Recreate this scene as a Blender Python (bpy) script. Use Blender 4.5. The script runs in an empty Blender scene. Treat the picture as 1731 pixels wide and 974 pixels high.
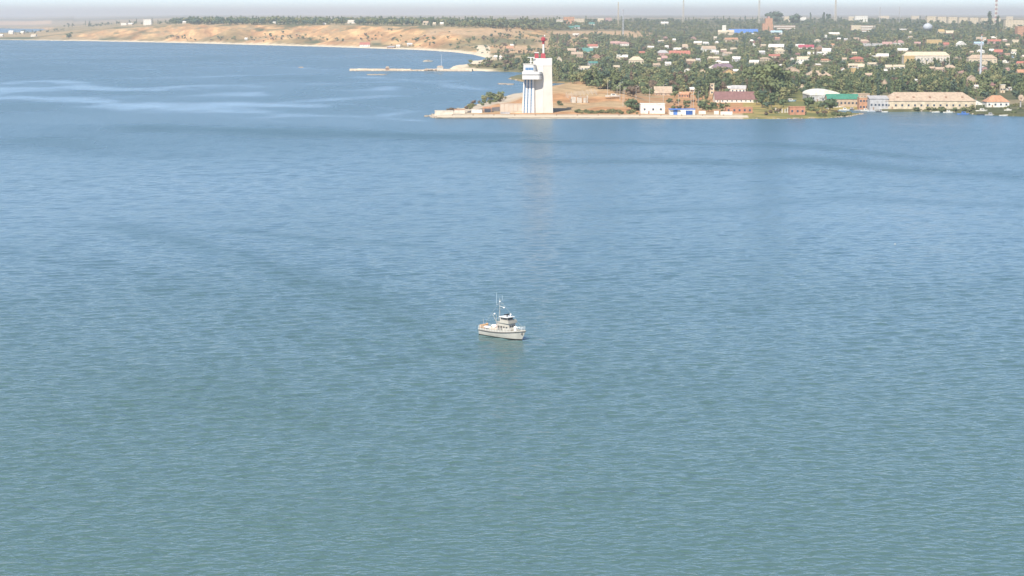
import bpy, math, random
import numpy as np
from mathutils import Vector
random.seed(7); rng = np.random.default_rng(7)
S = bpy.context.scene; C = S.collection
R = math.radians
# ------------------------------------------------------------------ camera
H = 86.0; F = 3200.0; W0, H0 = 1731.0, 974.0; HORY = 24.0
PITCH = math.atan((H0/2-HORY)/F)
cd = bpy.data.cameras.new('camera'); cam = bpy.data.objects.new('camera', cd); C.objects.link(cam)
cam.location = (0, 0, H); cam.rotation_euler = (R(90)-PITCH, 0, 0)
cd.sensor_width = 36; cd.lens = 36*F/W0; cd.clip_start = 1; cd.clip_end = 300000
S.camera = cam
S.render.resolution_x = 1024; S.render.resolution_y = 576
# ------------------------------------------------------------------ light
SUN_EL, SUN_AZ = R(44), R(203)
wd = bpy.data.worlds.new('World'); S.world = wd; wd.use_nodes = True
nt = wd.node_tree; bg = nt.nodes['Background']
sky = nt.nodes.new('ShaderNodeTexSky'); sky.sky_type = 'NISHITA'; sky.sun_disc = False
sky.sun_elevation = SUN_EL; sky.sun_rotation = SUN_AZ
sky.air_density = 0.6; sky.dust_density = 0.25; sky.altitude = 1000; sky.ozone_density = 2.7
nt.links.new(sky.outputs[0], bg.inputs[0]); bg.inputs[1].default_value = 0.12
sl = bpy.data.lights.new('sun', 'SUN'); so = bpy.data.objects.new('sun', sl); C.objects.link(so)
sl.energy = 4.3; sl.angle = R(0.5); sl.color = (1, 0.93, 0.82)
sd_ = Vector((math.sin(SUN_AZ)*math.cos(SUN_EL), math.cos(SUN_AZ)*math.cos(SUN_EL), math.sin(SUN_EL)))
so.rotation_euler = (-sd_).to_track_quat('-Z', 'Y').to_euler()
S.view_settings.view_transform = 'Standard'; S.view_settings.look = 'None'
S.view_settings.exposure = 0.74; S.view_settings.gamma = 1
S.render.engine = 'CYCLES'
S.cycles.volume_bounces = 1; S.cycles.max_bounces = 6
HAZE_D = 6e-5
# ------------------------------------------------------------------ helpers
def tag(o, label=None, cat=None, group=None, kind=None):
    if label: o['label'] = label
    if cat: o['category'] = cat
    if group: o['group'] = group
    if kind: o['kind'] = kind
    return o
def empty(name, loc, rz=0, label=None, cat=None, group=None):
    o = bpy.data.objects.new(name, None); C.objects.link(o); o.empty_display_size = 2
    o.location = loc; o.rotation_euler = (0, 0, rz)
    return tag(o, label, cat, group)
MAT = {}
def mat(name, col, rough=0.8, var=0.18, scale=0.5, bump=0.0, metal=0.0, spec=0.3, emit=None):
    if name in MAT: return MAT[name]
    m = bpy.data.materials.new(name); m.use_nodes = True; n = m.node_tree; b = n.nodes['Principled BSDF']
    b.inputs['Roughness'].default_value = rough; b.inputs['Metallic'].default_value = metal
    b.inputs['Specular IOR Level'].default_value = spec
    tc = n.nodes.new('ShaderNodeTexCoord'); nz = n.nodes.new('ShaderNodeTexNoise')
    nz.inputs['Scale'].default_value = scale; nz.inputs['Detail'].default_value = 5
    n.links.new(tc.outputs['Object'], nz.inputs['Vector'])
    cr = n.nodes.new('ShaderNodeValToRGB'); e = cr.color_ramp.elements
    e[0].position = 0.3; e[1].position = 0.7
    e[0].color = tuple(c*(1-var) for c in col)+(1,); e[1].color = tuple(min(1, c*(1+var)) for c in col)+(1,)
    n.links.new(nz.outputs['Fac'], cr.inputs['Fac']); n.links.new(cr.outputs['Color'], b.inputs['Base Color'])
    if bump:
        bp = n.nodes.new('ShaderNodeBump'); bp.inputs['Strength'].default_value = bump; bp.inputs['Distance'].default_value = 0.1
        n.links.new(nz.outputs['Fac'], bp.inputs['Height']); n.links.new(bp.outputs['Normal'], b.inputs['Normal'])
    MAT[name] = m; return m
class MB:
    def __init__(s): s.v = []; s.f = []; s.m = []; s.sm = []
    def add(s, vs, fs, m=0, smooth=False):
        k = len(s.v); s.v += [tuple(p) for p in vs]
        for f in fs: s.f.append([i+k for i in f]); s.m.append(m); s.sm.append(smooth)
        return s
    def hexa(s, p, m=0):   # 8 points: bottom 4 ccw, top 4 ccw
        return s.add(p, [(3,2,1,0),(4,5,6,7),(0,1,5,4),(1,2,6,5),(2,3,7,6),(3,0,4,7)], m)
    def box(s, x0, x1, y0, y1, z0, z1, m=0):
        return s.hexa([(x0,y0,z0),(x1,y0,z0),(x1,y1,z0),(x0,y1,z0),(x0,y0,z1),(x1,y0,z1),(x1,y1,z1),(x0,y1,z1)], m)
    def prism(s, pts, z0, z1, m=0, top=None):   # pts ccw from above
        n = len(pts); top = top or pts
        v = [(x,y,z0) for x,y in pts]+[(x,y,z1) for x,y in top]
        return s.add(v, [tuple(range(n-1,-1,-1)), tuple(range(n,2*n))]+[(i,(i+1)%n,n+(i+1)%n,n+i) for i in range(n)], m)
    def cyl(s, x, y, z0, z1, r0, r1=None, n=10, m=0, smooth=False):
        r1 = r0 if r1 is None else r1; r1 = max(r1, 0.001)
        a = [2*math.pi*i/n for i in range(n)]
        return s.prism([(x+r0*math.cos(t), y+r0*math.sin(t)) for t in a], z0, z1, m, [(x+r1*math.cos(t), y+r1*math.sin(t)) for t in a])
    def bar(s, a, b, r, m=0, n=4):
        a = Vector(a); b = Vector(b); d = (b-a)
        if d.length < 1e-6: return s
        q = d.to_track_quat('Z', 'Y'); v = []
        for base in (a, b):
            for i in range(n):
                t = 2*math.pi*(i+.5)/n; v.append(base+q@Vector((r*math.cos(t), r*math.sin(t), 0)))
        return s.add(v, [tuple(range(n-1,-1,-1)), tuple(range(n,2*n))]+[(i,(i+1)%n,n+(i+1)%n,n+i) for i in range(n)], m)
    def blob(s, c, r, m=0, sub=(8,5), jit=0.0, rs=random):
        nu, nv = sub; v = []; f = []
        for j in range(1, nv):
            for i in range(nu):
                t = math.pi*j/nv; p = 2*math.pi*i/nu; k = 1+rs.uniform(-jit, jit)
                v.append((c[0]+r[0]*k*math.sin(t)*math.cos(p), c[1]+r[1]*k*math.sin(t)*math.sin(p), c[2]+r[2]*k*math.cos(t)))
        v += [(c[0],c[1],c[2]+r[2]), (c[0],c[1],c[2]-r[2])]; a, b = len(v)-2, len(v)-1
        for j in range(nv-2):
            for i in range(nu):
                f.append((j*nu+i, (j+1)*nu+i, (j+1)*nu+(i+1)%nu, j*nu+(i+1)%nu))
        for i in range(nu):
            f.append((i, (i+1)%nu, a)); f.append(((nv-2)*nu+(i+1)%nu, (nv-2)*nu+i, b))
        return s.add(v, f, m, True)
    def mesh(s, name, mats):
        me = bpy.data.meshes.new(name); me.from_pydata(s.v, [], s.f)
        for m in (mats if isinstance(mats, (list, tuple)) else [mats]): me.materials.append(m)
        me.polygons.foreach_set('material_index', s.m); me.polygons.foreach_set('use_smooth', s.sm); me.update()
        return me
    def obj(s, name, mats, parent=None, loc=None, rz=0):
        return link(name, s.mesh(name, mats), parent, loc, rz)
def link(name, me, parent=None, loc=None, rz=0, scale=None):
    o = bpy.data.objects.new(name, me); C.objects.link(o)
    if parent: o.parent = parent
    if loc is not None: o.location = loc
    if rz: o.rotation_euler = (0, 0, rz)
    if scale is not None: o.scale = scale
    return o
# numpy noise
_perm = rng.random((256, 256))
def vnoise(x, y):
    xi = np.floor(x).astype(int); yi = np.floor(y).astype(int); fx = x-xi; fy = y-yi
    fx = fx*fx*(3-2*fx); fy = fy*fy*(3-2*fy)
    g = lambda a, b: _perm[a % 256, b % 256]
    return (g(xi,yi)*(1-fx)+g(xi+1,yi)*fx)*(1-fy)+(g(xi,yi+1)*(1-fx)+g(xi+1,yi+1)*fx)*fy
def fbm(x, y, o=4):
    t = 0; a = 0.5; n = 0
    for k in range(o): t = t+a*vnoise(x*2**k+17*k, y*2**k+31*k); n += a; a *= .5
    return t/n
def sstep(a, b, x): t = np.clip((x-a)/(b-a), 0, 1); return t*t*(3-2*t)
# ------------------------------------------------------------------ where a sight line at a survey point of the chart meets a height
cp, sp_ = math.cos(PITCH), math.sin(PITCH)
def ray(x, y):     # returns u = X/Y and slope = drop per unit Y
    a = (x-W0/2)/F; b = (y-H0/2)/F
    Y = cp - b*sp_; Z = -sp_ - b*cp
    return a/Y, -Z/Y
def on_plane(x, y, z=0.0):
    u, s = ray(x, y); Y = (H-z)/s; return (u*Y, Y)
def px_of(X, Y, Z):
    d = Y*cp+(H-Z)*sp_; up = Y*sp_-(H-Z)*cp
    return W0/2+F*X/d, H0/2-F*up/d
# ------------------------------------------------------------------ shoreline and terrain
SHORE_PX = [(-1500,60),(-400,66),(0,67.5),(150,69.5),(300,72.5),(450,76.5),(560,79.5),(650,82.5),(700,84),(760,87.5),(800,92),(820,97),(826,101),(812,103.5),(792,105),
  (806,107),(790,110),(768,113),(762,117),(790,119.5),(860,121.5),(900,122.5),(893,126),(872,129),(861,133),(885,138.5),(930,140.5),(958,141),(966,144),(955,148),
  (935,150),(900,155),(868,159),(845,166),(795,180),(765,187),(745,190),(727,196),(736,199.7),(900,200.7),(1265,201.2),(1330,201.0),(1400,200),(1436,197),(1457,192.5),
  (1430,192),(1412,189),(1418,185.8),(1450,186.3),(1500,189.5),(1560,188.5),(1620,190.5),(1650,194),(1731,197),(1850,199),(2600,215)]
shore = np.array([on_plane(x, y) for x, y in SHORE_PX])
poly = np.vstack([shore, [[60000, shore[-1][1]], [120000, 120000], [-120000, 120000], [shore[0][0]-30000, shore[0][1]]]])
LAKE = np.array([on_plane(x, y) for x, y in [(-900,46),(-100,46.5),(70,49),(95,52),(60,55.5),(0,57),(-100,58),(-900,58)]])
def inside(P, X, Y):
    c = np.zeros(X.shape, bool); n = len(P)
    for i in range(n):
        x1, y1 = P[i]; x2, y2 = P[(i+1) % n]
        if y1 == y2: continue
        t = ((y1 > Y) != (y2 > Y)) & (X < (x2-x1)*(Y-y1)/(y2-y1)+x1); c ^= t
    return c
def dist(P, X, Y, closed=False):
    d = np.full(X.shape, 1e9); n = len(P)
    for i in range(n if closed else n-1):
        x1, y1 = P[i]; x2, y2 = P[(i+1) % n]; L = (x2-x1)**2+(y2-y1)**2
        t = np.clip(((X-x1)*(x2-x1)+(Y-y1)*(y2-y1))/L, 0, 1)
        d = np.minimum(d, (X-x1-t*(x2-x1))**2+(Y-y1-t*(y2-y1))**2)
    return np.sqrt(d)
MOUNDS = [(1000,166,62,60,11),(945,172,42,50,5.5),(905,172,35,50,4),(1050,176,50,40,3.5),(840,182,40,26,3.2),(1010,186,26,14,1.2)]
def terrain(X, Y):
    sdv = dist(shore, X, Y); ins = inside(poly, X, Y); sd = np.where(ins, sdv, -sdv)
    xp = W0/2+F*X/Y
    lw = np.interp(xp, [600, 780, 900, 1000, 1200], np.log([330, 400, 900, 2600, 4300])); Wd = np.exp(lw)
    gul = fbm(X/170+3, Y/170, 4)-0.5; gul2 = fbm(X/60, Y/60+9, 3)-0.5
    amp = sstep(1150, 800, xp)
    sde = np.maximum(0, sd-25 + amp*(gul*300+gul2*110)*sstep(10, 150, sd))
    P = 53+3*(fbm(X/1500, Y/1500, 3)-.5)*2
    ta = np.interp(xp, [-200, 60, 200, 330], [0.02, 0.05, 0.62, 1.0])
    t = np.clip(sde/Wd, 0, 1); prof = np.where(xp < 850, 1-(1-t)**1.7, t*t*(3-2*t))
    w = sstep(800, 1000, xp); prof = (1-(1-t)**1.7)*(1-w)+(t*t*(3-2*t))*w
    main = 2+P*prof*ta+ (fbm(X/90, Y/90, 3)-.5)*1.5*sstep(20, 150, sd)
    far = sstep(9000, 20000, Y); main = main+far*(18*ta+14*(1-ta)+ (fbm(X/4000, Y/3000, 3)-.5)*16) - far*8
    spit = (Y < 2230) & (xp < 1475)
    sp = np.minimum(1.7, 0.12*sd+0.3)
    for mx, my, rx, ry, hh in MOUNDS:
        cx, cy = on_plane(mx, my, 2); sp = sp+1.5*hh*np.exp(-((X-cx)/(rx*.5*Y/1600*1.0))**2-((Y-cy)/(ry*2.2))**2)*sstep(8, 50, sd)
    sp = sp+(fbm(X/25, Y/25, 3)-.5)*0.7*sstep(20, 45, sd)
    bl = sstep(2150, 2450, Y)*1.0
    bl = np.maximum(bl, sstep(1440, 1475, xp))
    z = sp*(1-bl)+main*bl
    z = np.where(ins, np.maximum(z, np.minimum(0.25+sd*0.04, 1.5)), np.maximum(-4, sd*0.08-0.3))
    lk = inside(LAKE, X, Y); z = np.where(lk, -3, z)
    # sandy bank beyond the far water
    z = z+np.where(xp < 130, 16*sstep(13500, 17000, Y), 0)
    return z, sd
Ys = np.concatenate([np.arange(1535, 2500, 5.0), 2500*1.0068**np.arange(0, 250), 2500*1.0068**250*1.045**np.arange(1, 62)])
us = np.linspace(-0.37, 0.37, 640)
UU, YY = np.meshgrid(us, Ys); XX = UU*YY
ZZ, SD = terrain(XX, YY)
def hit(x, y):
    u, s = ray(x, y); j = (u-us[0])/(us[1]-us[0]); j = min(max(j, 0), len(us)-1.001); j0 = int(j); a = j-j0
    col = ZZ[:, j0]*(1-a)+ZZ[:, j0+1]*a; col = np.maximum(col, 0)
    d = col-(H-s*Ys); k = np.argmax(d >= 0)
    if d[k] < 0: k = len(Ys)-1
    if k == 0: Y = (H-0)/s
    else: t = d[k-1]/(d[k-1]-d[k]); Y = Ys[k-1]+t*(Ys[k]-Ys[k-1])
    return u*Y, Y, max(H-s*Y, 0.0)
def gz(X, Y):
    j = (X/Y-us[0])/(us[1]-us[0]); j = min(max(j, 0), len(us)-1.001); j0 = int(j); a = j-j0
    i = np.searchsorted(Ys, Y)-1; i = min(max(i, 0), len(Ys)-2); b = (Y-Ys[i])/(Ys[i+1]-Ys[i])
    return float((ZZ[i,j0]*(1-a)+ZZ[i,j0+1]*a)*(1-b)+(ZZ[i+1,j0]*(1-a)+ZZ[i+1,j0+1]*a)*b)
def gridmesh(name, X, Y, Z, cols=None, colname='ground_tint', m=None, keep=None):
    nr, nc = X.shape; me = bpy.data.meshes.new(name)
    i = np.arange(nr-1)[:, None]*nc+np.arange(nc-1)[None]; q = np.stack([i, i+1, i+nc+1, i+nc], -1).reshape(-1, 4)
    if keep is not None: q = q[keep.reshape(-1)]
    me.vertices.add(nr*nc); me.vertices.foreach_set('co', np.stack([X, Y, Z], -1).astype(np.float32).ravel())
    me.loops.add(len(q)*4); me.loops.foreach_set('vertex_index', q.ravel().astype(np.int32))
    me.polygons.add(len(q)); me.polygons.foreach_set('loop_start', np.arange(0, len(q)*4, 4, dtype=np.int32))
    me.polygons.foreach_set('use_smooth', np.ones(len(q), bool))
    me.update(calc_edges=True)
    if cols is not None:
        ca = me.color_attributes.new(colname, 'FLOAT_COLOR', 'POINT')
        ca.data.foreach_set('color', np.concatenate([cols.reshape(-1, 3), np.ones((nr*nc, 1))], 1).astype(np.float32).ravel())
    if m: me.materials.append(m)
    return link(name, me)
# ground cover colours: sand, bare clay, dry grass, green scrub, garden soil
xp = W0/2+F*XX/YY
ypx = px_of(XX, YY, ZZ)[1]
gy = np.gradient(ZZ, axis=0)/np.gradient(YY, axis=0); gx = np.gradient(ZZ, axis=1)/np.gradient(XX, axis=1); slope = np.hypot(gx, gy)
def C3(r, g, b): return np.array([r, g, b])[None, None]
def mixc(a, b, t): return a*(1-t[..., None])+b*t[..., None]
n1 = fbm(XX/140, YY/140, 4); n2 = fbm(XX/45+7, YY/45, 4); n3 = fbm(XX/500, YY/500+5, 3)
clay = mixc(C3(.44,.24,.11), C3(.64,.40,.19), sstep(.35, .65, n2)); rib = sstep(.38, .62, fbm((XX+.35*YY)/26, (YY-.2*XX)/240+4, 3)); clay = mixc(clay*.78, clay*1.15, rib); dry = mixc(C3(.36,.27,.15), C3(.44,.33,.18), n2)
green = mixc(C3(.10,.12,.055), C3(.17,.16,.08), n2); soil = mixc(C3(.22,.19,.12), C3(.34,.27,.17), n2)
sand = C3(.72,.60,.42)
col = mixc(dry, green, sstep(.50, .62, n1))
cl = sstep(.08, .19, slope+.16*(n2-.5)+.08*(n1-.5))*sstep(1150, 900, xp)
cliffgreen = sstep(640, 860, xp)*sstep(.42, .56, fbm(XX/230+9, YY/230, 3))*.85
lowgreen = sstep(180, 60, SD)*sstep(.5, .6, n1)*.6
col = mixc(col, clay, cl); col = mixc(col, np.broadcast_to(green, col.shape), np.clip(cliffgreen+lowgreen, 0, 1)*sstep(1150, 1000, xp)*sstep(2300, 2600, YY))
town = sstep(880, 1000, xp)*sstep(2200, 2500, YY); town = np.maximum(town, sstep(1440, 1475, xp))
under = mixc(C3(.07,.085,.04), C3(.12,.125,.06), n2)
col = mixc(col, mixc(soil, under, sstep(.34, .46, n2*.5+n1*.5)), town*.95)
# open dry fields behind the control tower and on the rise
for fx0, fx1, fy0, fy1 in [(905,1000,62,84),(925,1095,52,60),(1058,1098,53,64),(720,880,48,60),(845,905,76,90)]:
    m_ = sstep(fx0-8, fx0+12, xp)*sstep(fx1+8, fx1-12, xp)*sstep(fy0-1.5, fy0+2, ypx)*sstep(fy1+2, fy1-1.5, ypx)
    col = mixc(col, mixc(C3(.52,.33,.18), C3(.46,.34,.2), n2), m_*sstep(.3, .5, n2+.15))
spitm = ((YY < 2250) & (xp < 1300))*1.0
col = mixc(col, mixc(C3(.46,.25,.12), C3(.42,.30,.17), sstep(.4, .65, n2)), spitm*sstep(14, 40, SD)*.95)
col = mixc(col, np.broadcast_to(C3(.52,.44,.33), col.shape), spitm*sstep(45, 20, SD))
gr2 = ((YY < 2250) & (xp >= 1255) & (xp < 1475))*1.0
col = mixc(col, mixc(C3(.36,.28,.10), C3(.16,.17,.06), sstep(.42, .6, n2)), gr2*.95)
beach = sstep(34, 16, SD)*((YY > 2700)*1.0)*sstep(850, 820, xp)*sstep(50, 250, xp+150); beach = np.maximum(beach, sstep(120, 80, SD)*((xp > 806)&(xp < 830)&(YY > 3300)&(YY < 4600)))
col = mixc(col, np.broadcast_to(sand, col.shape), beach)
ffar = sstep(9000, 14000, YY); fields = mixc(C3(.20,.19,.14), C3(.34,.28,.2), sstep(.45, .55, fbm(XX/1800, YY/2600, 2)))
col = mixc(col, fields, ffar); col = mixc(col, np.broadcast_to(C3(.6,.42,.28), col.shape), ((xp < 95)&(YY > 13600)&(YY < 16500))*1.0*.8)
gm = bpy.data.materials.new('dry_ground'); gm.use_nodes = True; n = gm.node_tree; b = n.nodes['Principled BSDF']
b.inputs['Roughness'].default_value = .95; b.inputs['Specular IOR Level'].default_value = .1
at = n.nodes.new('ShaderNodeVertexColor'); at.layer_name = 'ground_tint'
tc = n.nodes.new('ShaderNodeTexCoord'); nz = n.nodes.new('ShaderNodeTexNoise'); nz.inputs['Scale'].default_value = .08; nz.inputs['Detail'].default_value = 8; nz.inputs['Roughness'].default_value = .65
n.links.new(tc.outputs['Object'], nz.inputs['Vector'])
mp = n.nodes.new('ShaderNodeMapRange'); mp.inputs[1].default_value = .3; mp.inputs[2].default_value = .7; mp.inputs[3].default_value = .65; mp.inputs[4].default_value = 1.3
n.links.new(nz.outputs['Fac'], mp.inputs[0])
vm = n.nodes.new('ShaderNodeVectorMath'); vm.operation = 'SCALE'; n.links.new(at.outputs['Color'], vm.inputs[0]); n.links.new(mp.outputs[0], vm.inputs['Scale'])
n.links.new(vm.outputs[0], b.inputs['Base Color'])
bp = n.nodes.new('ShaderNodeBump'); bp.inputs['Strength'].default_value = .6; bp.inputs['Distance'].default_value = 1.5
n.links.new(nz.outputs['Fac'], bp.inputs['Height']); n.links.new(bp.outputs['Normal'], b.inputs['Normal'])
zmax = np.maximum(np.maximum(ZZ[:-1,:-1], ZZ[1:,1:]), np.maximum(ZZ[1:,:-1], ZZ[:-1,1:]))
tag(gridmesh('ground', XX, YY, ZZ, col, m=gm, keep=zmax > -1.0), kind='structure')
# ------------------------------------------------------------------ water
_y = [248.0]
while _y[-1] < 1500: _y.append(_y[-1]+max(.75, _y[-1]*.0019))
wy = np.concatenate([np.linspace(40, 244, 12), _y, 1500*1.008**np.arange(1, 330), [40000, 60000, 100000]])
wu = np.concatenate([np.linspace(-0.5, -0.31, 14), np.linspace(-0.30, 0.30, 470), np.linspace(0.31, 0.5, 14)]); WU, WY = np.meshgrid(wu, wy); WX = WU*WY
wxp, wyp = px_of(WX, WY, 0*WX)
def stroke(pts, wd, soft=1.0):      # a smooth slick lying along a line on the water
    P = np.array([on_plane(x, y) for x, y in pts]); 
    g = 110*np.clip(WY/1500, .25, 2.5); qx = WX+g*(fbm(WX/(g*2.2)+5, WY/(g*3), 3)-.5); qy = WY+g*2.4*(fbm(WX/(g*2.2)+40, WY/(g*3)+11, 3)-.5)
    d = dist(P, qx, qy); w = 1.25*np.interp(wyp, [60, 200, 400, 974], [wd*34, wd*6.0, wd*1.6, wd*.5])
    j = fbm(WX/70, WY/120, 4)
    return np.exp(-(d/(w*(.3+1.4*j)))**2)*(.55+.9*fbm(WX/35, WY/75, 3))
sl_ = np.zeros(WX.shape)
for pts, wd, k in [([(-40,150),(90,166),(260,176),(430,188),(620,204)], 5.5, .85), ([(60,140),(180,150),(300,150),(400,146)], 3.5, .8),
    ([(150,158),(300,166),(420,160),(480,155)], 2.8, .6), ([(330,186),(370,178),(440,174),(560,176)], 4.2, .95), ([(420,184),(540,190),(640,194),(760,197)], 2.5, .6),
    ([(500,172),(640,163),(720,158)], 2.2, .5), ([(640,150),(700,148),(720,143)], 1.8, .5), ([(560,140),(700,136),(820,132)], 1.7, .45), ([(-20,185),(160,205),(330,232),(560,250)], 2.5, .25),
    ([(140,120),(300,116),(470,110),(600,116)], 1.2, .4), ([(200,132),(420,128),(560,122)], 1.4, .4), ([(690,128),(780,133),(880,146)], 1.6, .45), ([(630,172),(760,182),(700,192)], 1.8, .4),
    ([(900,215),(1200,218),(1500,232),(1740,240)], 2.2, .3), ([(960,238),(1250,250),(1740,262)], 2.2, .22), ([(600,240),(800,262),(1000,275),(1300,300)], 5, .25), ([(1450,205),(1740,212)], 1.6, .35), ([(0,102),(200,98),(420,100)],1.2,.3)]:
    sl_ = np.maximum(sl_, k*stroke(pts, wd))
sl_ = (.35*sl_+.6*sstep(.20, .50, sl_)*np.minimum(1, .35+sl_))*(.2+.8*sstep(.36, .56, fbm(WX/75+2, WY/130, 4)))
dk = np.zeros(WX.shape)
for pts, wd, k in [([(235,380),(330,400),(480,440),(620,478),(760,530)], 6, .55), ([(430,385),(640,400),(760,402)], 5, .4), ([(300,640),(420,670),(520,690)], 12, .3), ([(780,560),(900,580),(1060,610)], 10, .3),
    ([(300,215),(560,222),(880,222)], 6, .5), ([(960,262),(1300,268),(1740,300)], 5, .5), ([(900,230),(1200,236),(1500,262)], 3, .4), ([(40,240),(300,262)], 6, .25), ([(1000,500),(1350,500),(1740,470)],10,.2), ([(560,820),(760,850),(1000,830)],14,.25),
    ([(1100,345),(1400,330),(1740,345)],5,.35),([(0,420),(300,470),(600,560)],9,.2)]:
    dk = np.maximum(dk, min(1, 1.15*k)*stroke(pts, wd))
wr = np.random.default_rng(11); WZ = 0*WX
gust = .68+.64*fbm(WX/120+8, WY/210, 3)
wobs = [fbm(WX/30+q*13, WY/38, 2)*2*math.pi*2.2 for q in range(5)]
for k in range(46):
    lam = 2.2*(16/2.2)**(k/45); a_ = R(90+wr.normal(6, 24)); kk = 2*math.pi/lam; ph = wr.random()*6.28
    wob = wobs[k % 5]*min(1, 4/lam+.3)
    WZ = WZ+.0165*1.414*lam/(2*math.pi)*np.sin(kk*(WX*math.cos(a_)+WY*math.sin(a_))+ph+wob)*np.clip((lam*205-WY)/(lam*50), 0, 1)*np.clip((WY-lam*58)/(lam*20), 0, 1)
WZ = 1.05*WZ*gust*(1-.55*sstep(400, 850, WY))*(1-.9*np.clip(sl_, 0, 1))*(1+.5*np.clip(dk, 0, 1))*sstep(246, 262, WY)*sstep(1545, 1500, WY)
pn = np.clip(.5+1.7*(fbm(WX/150+3, WY/260, 4)-.5), 0, 1)+2.6*sstep(600, 1700, WY)   # the outer estuary is choppier
ca_ = np.stack([np.clip(sl_, 0, 1), np.clip(dk, 0, 1), pn], -1)
wm = bpy.data.materials.new('estuary_water'); wm.use_nodes = True; n = wm.node_tree; b = n.nodes['Principled BSDF']
def N(t): return n.nodes.new(t)
def math_(op, a, bb=None, c=None):
    x = N('ShaderNodeMath'); x.operation = op
    for i, v in enumerate((a, bb, c)):
        if v is None: continue
        if isinstance(v, (int, float)): x.inputs[i].default_value = v
        else: n.links.new(v, x.inputs[i])
    return x.outputs[0]
va = N('ShaderNodeVertexColor'); va.layer_name = 'surface_state'; sx = N('ShaderNodeSeparateColor'); n.links.new(va.outputs['Color'], sx.inputs[0])
slick, dark, patch = sx.outputs[0], sx.outputs[1], sx.outputs[2]
tc = N('ShaderNodeTexCoord')
def wave_noise(rot, sx_, sy_, det, dist_=0.0, rough=.55):
    mpn = N('ShaderNodeMapping'); mpn.inputs['Rotation'].default_value = (0, 0, R(rot)); mpn.inputs['Scale'].default_value = (sx_, sy_, 1)
    n.links.new(tc.outputs['Object'], mpn.inputs[0]); z = N('ShaderNodeTexNoise'); z.inputs['Scale'].default_value = 1; z.inputs['Detail'].default_value = det
    z.inputs['Roughness'].default_value = rough; z.inputs['Distortion'].default_value = dist_; n.links.new(mpn.outputs[0], z.inputs['Vector']); return z.outputs['Fac']
w1 = wave_noise(7, .25, .42, 1.0, .9); w2 = wave_noise(-12, .5, .95, 2, .4); w3 = wave_noise(20, 1.6, 2.4, 2)
h = math_('ADD', math_('MULTIPLY', w1, .26), math_('ADD', math_('MULTIPLY', w2, .13), math_('MULTIPLY', w3, .03)))
st = math_('MULTIPLY', math_('SUBTRACT', 1.0, math_('MULTIPLY', slick, .92)), math_('ADD', math_('ADD', .62, math_('MULTIPLY', patch, .55)), math_('MULTIPLY', dark, .7)))
h = math_('MULTIPLY', h, st)
bp = N('ShaderNodeBump'); bp.inputs['Strength'].default_value = 1.0; bp.inputs['Distance'].default_value = 1.75
n.links.new(h, bp.inputs['Height']); n.links.new(bp.outputs['Normal'], b.inputs['Normal'])
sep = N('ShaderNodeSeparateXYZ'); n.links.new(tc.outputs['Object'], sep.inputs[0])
sky_tint = N('ShaderNodeMapRange'); sky_tint.interpolation_type = 'SMOOTHSTEP'; sky_tint.inputs[1].default_value = 220; sky_tint.inputs[2].default_value = 900; n.links.new(sep.outputs['Y'], sky_tint.inputs[0])
body = N('ShaderNodeMix'); body.data_type = 'RGBA'; n.links.new(sky_tint.outputs[0], body.inputs['Factor'])
body.inputs[6].default_value = (.080, .146, .126, 1); body.inputs[7].default_value = (.078, .154, .192, 1)   # green water near; blue of the reflected sky painted into the far colour
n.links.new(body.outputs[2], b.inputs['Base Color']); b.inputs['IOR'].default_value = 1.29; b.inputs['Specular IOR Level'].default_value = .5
chop = math_('MULTIPLY', math_('MAXIMUM', math_('SUBTRACT', patch, .6), 0), .06)
n.links.new(math_('ADD', math_('ADD', .125, math_('MULTIPLY', dark, .15)), math_('MULTIPLY', chop, math_('SUBTRACT', math_('ADD', 1.0, math_('MULTIPLY', dark, .35)), math_('MULTIPLY', slick, .75)))), b.inputs['Roughness'])
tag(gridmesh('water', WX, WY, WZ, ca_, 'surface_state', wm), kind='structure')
# ------------------------------------------------------------------ materials of built things
PAL = dict(white=(.68,.65,.58), cream=(.55,.46,.33), grey=(.42,.41,.40), red=(.40,.15,.11), orange=(.46,.25,.15), maroon=(.22,.12,.11), teal=(.08,.22,.19),
  blue=(.08,.19,.48), tan=(.43,.33,.24), yellow=(.48,.34,.16), crimson=(.36,.07,.10), pink=(.42,.26,.23), purple=(.20,.14,.17), brown=(.30,.19,.13),
  green=(.06,.22,.15), paleblue=(.38,.52,.62), concrete=(.50,.46,.39), brick=(.44,.21,.13), dark=(.05,.06,.08), navy=(.03,.09,.28), steel=(.45,.47,.50), pale=(.56,.50,.41))
def pm(c): return mat(c+'_paint', PAL[c], .8, .20, .45)
glass = mat('dark_glass', (.05,.07,.10), .15, .2, .4, spec=.6)
def wpane(name, w, h, d=.16):
    b = MB(); b.box(-w/2, w/2, -d, .05, 0, h, 0); return b.mesh(name, glass)
WIN = wpane('window', 1.3, 1.4)
DOOR = MB().box(-.55,.55,-.14,.05,0,2.2).mesh('door', pm('brown'))
CHIM = MB().box(-.35,.35,-.35,.35,-1.2,.8).box(-.42,.42,-.42,.42,.8,.95).mesh('chimney', pm('brick'))
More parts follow.
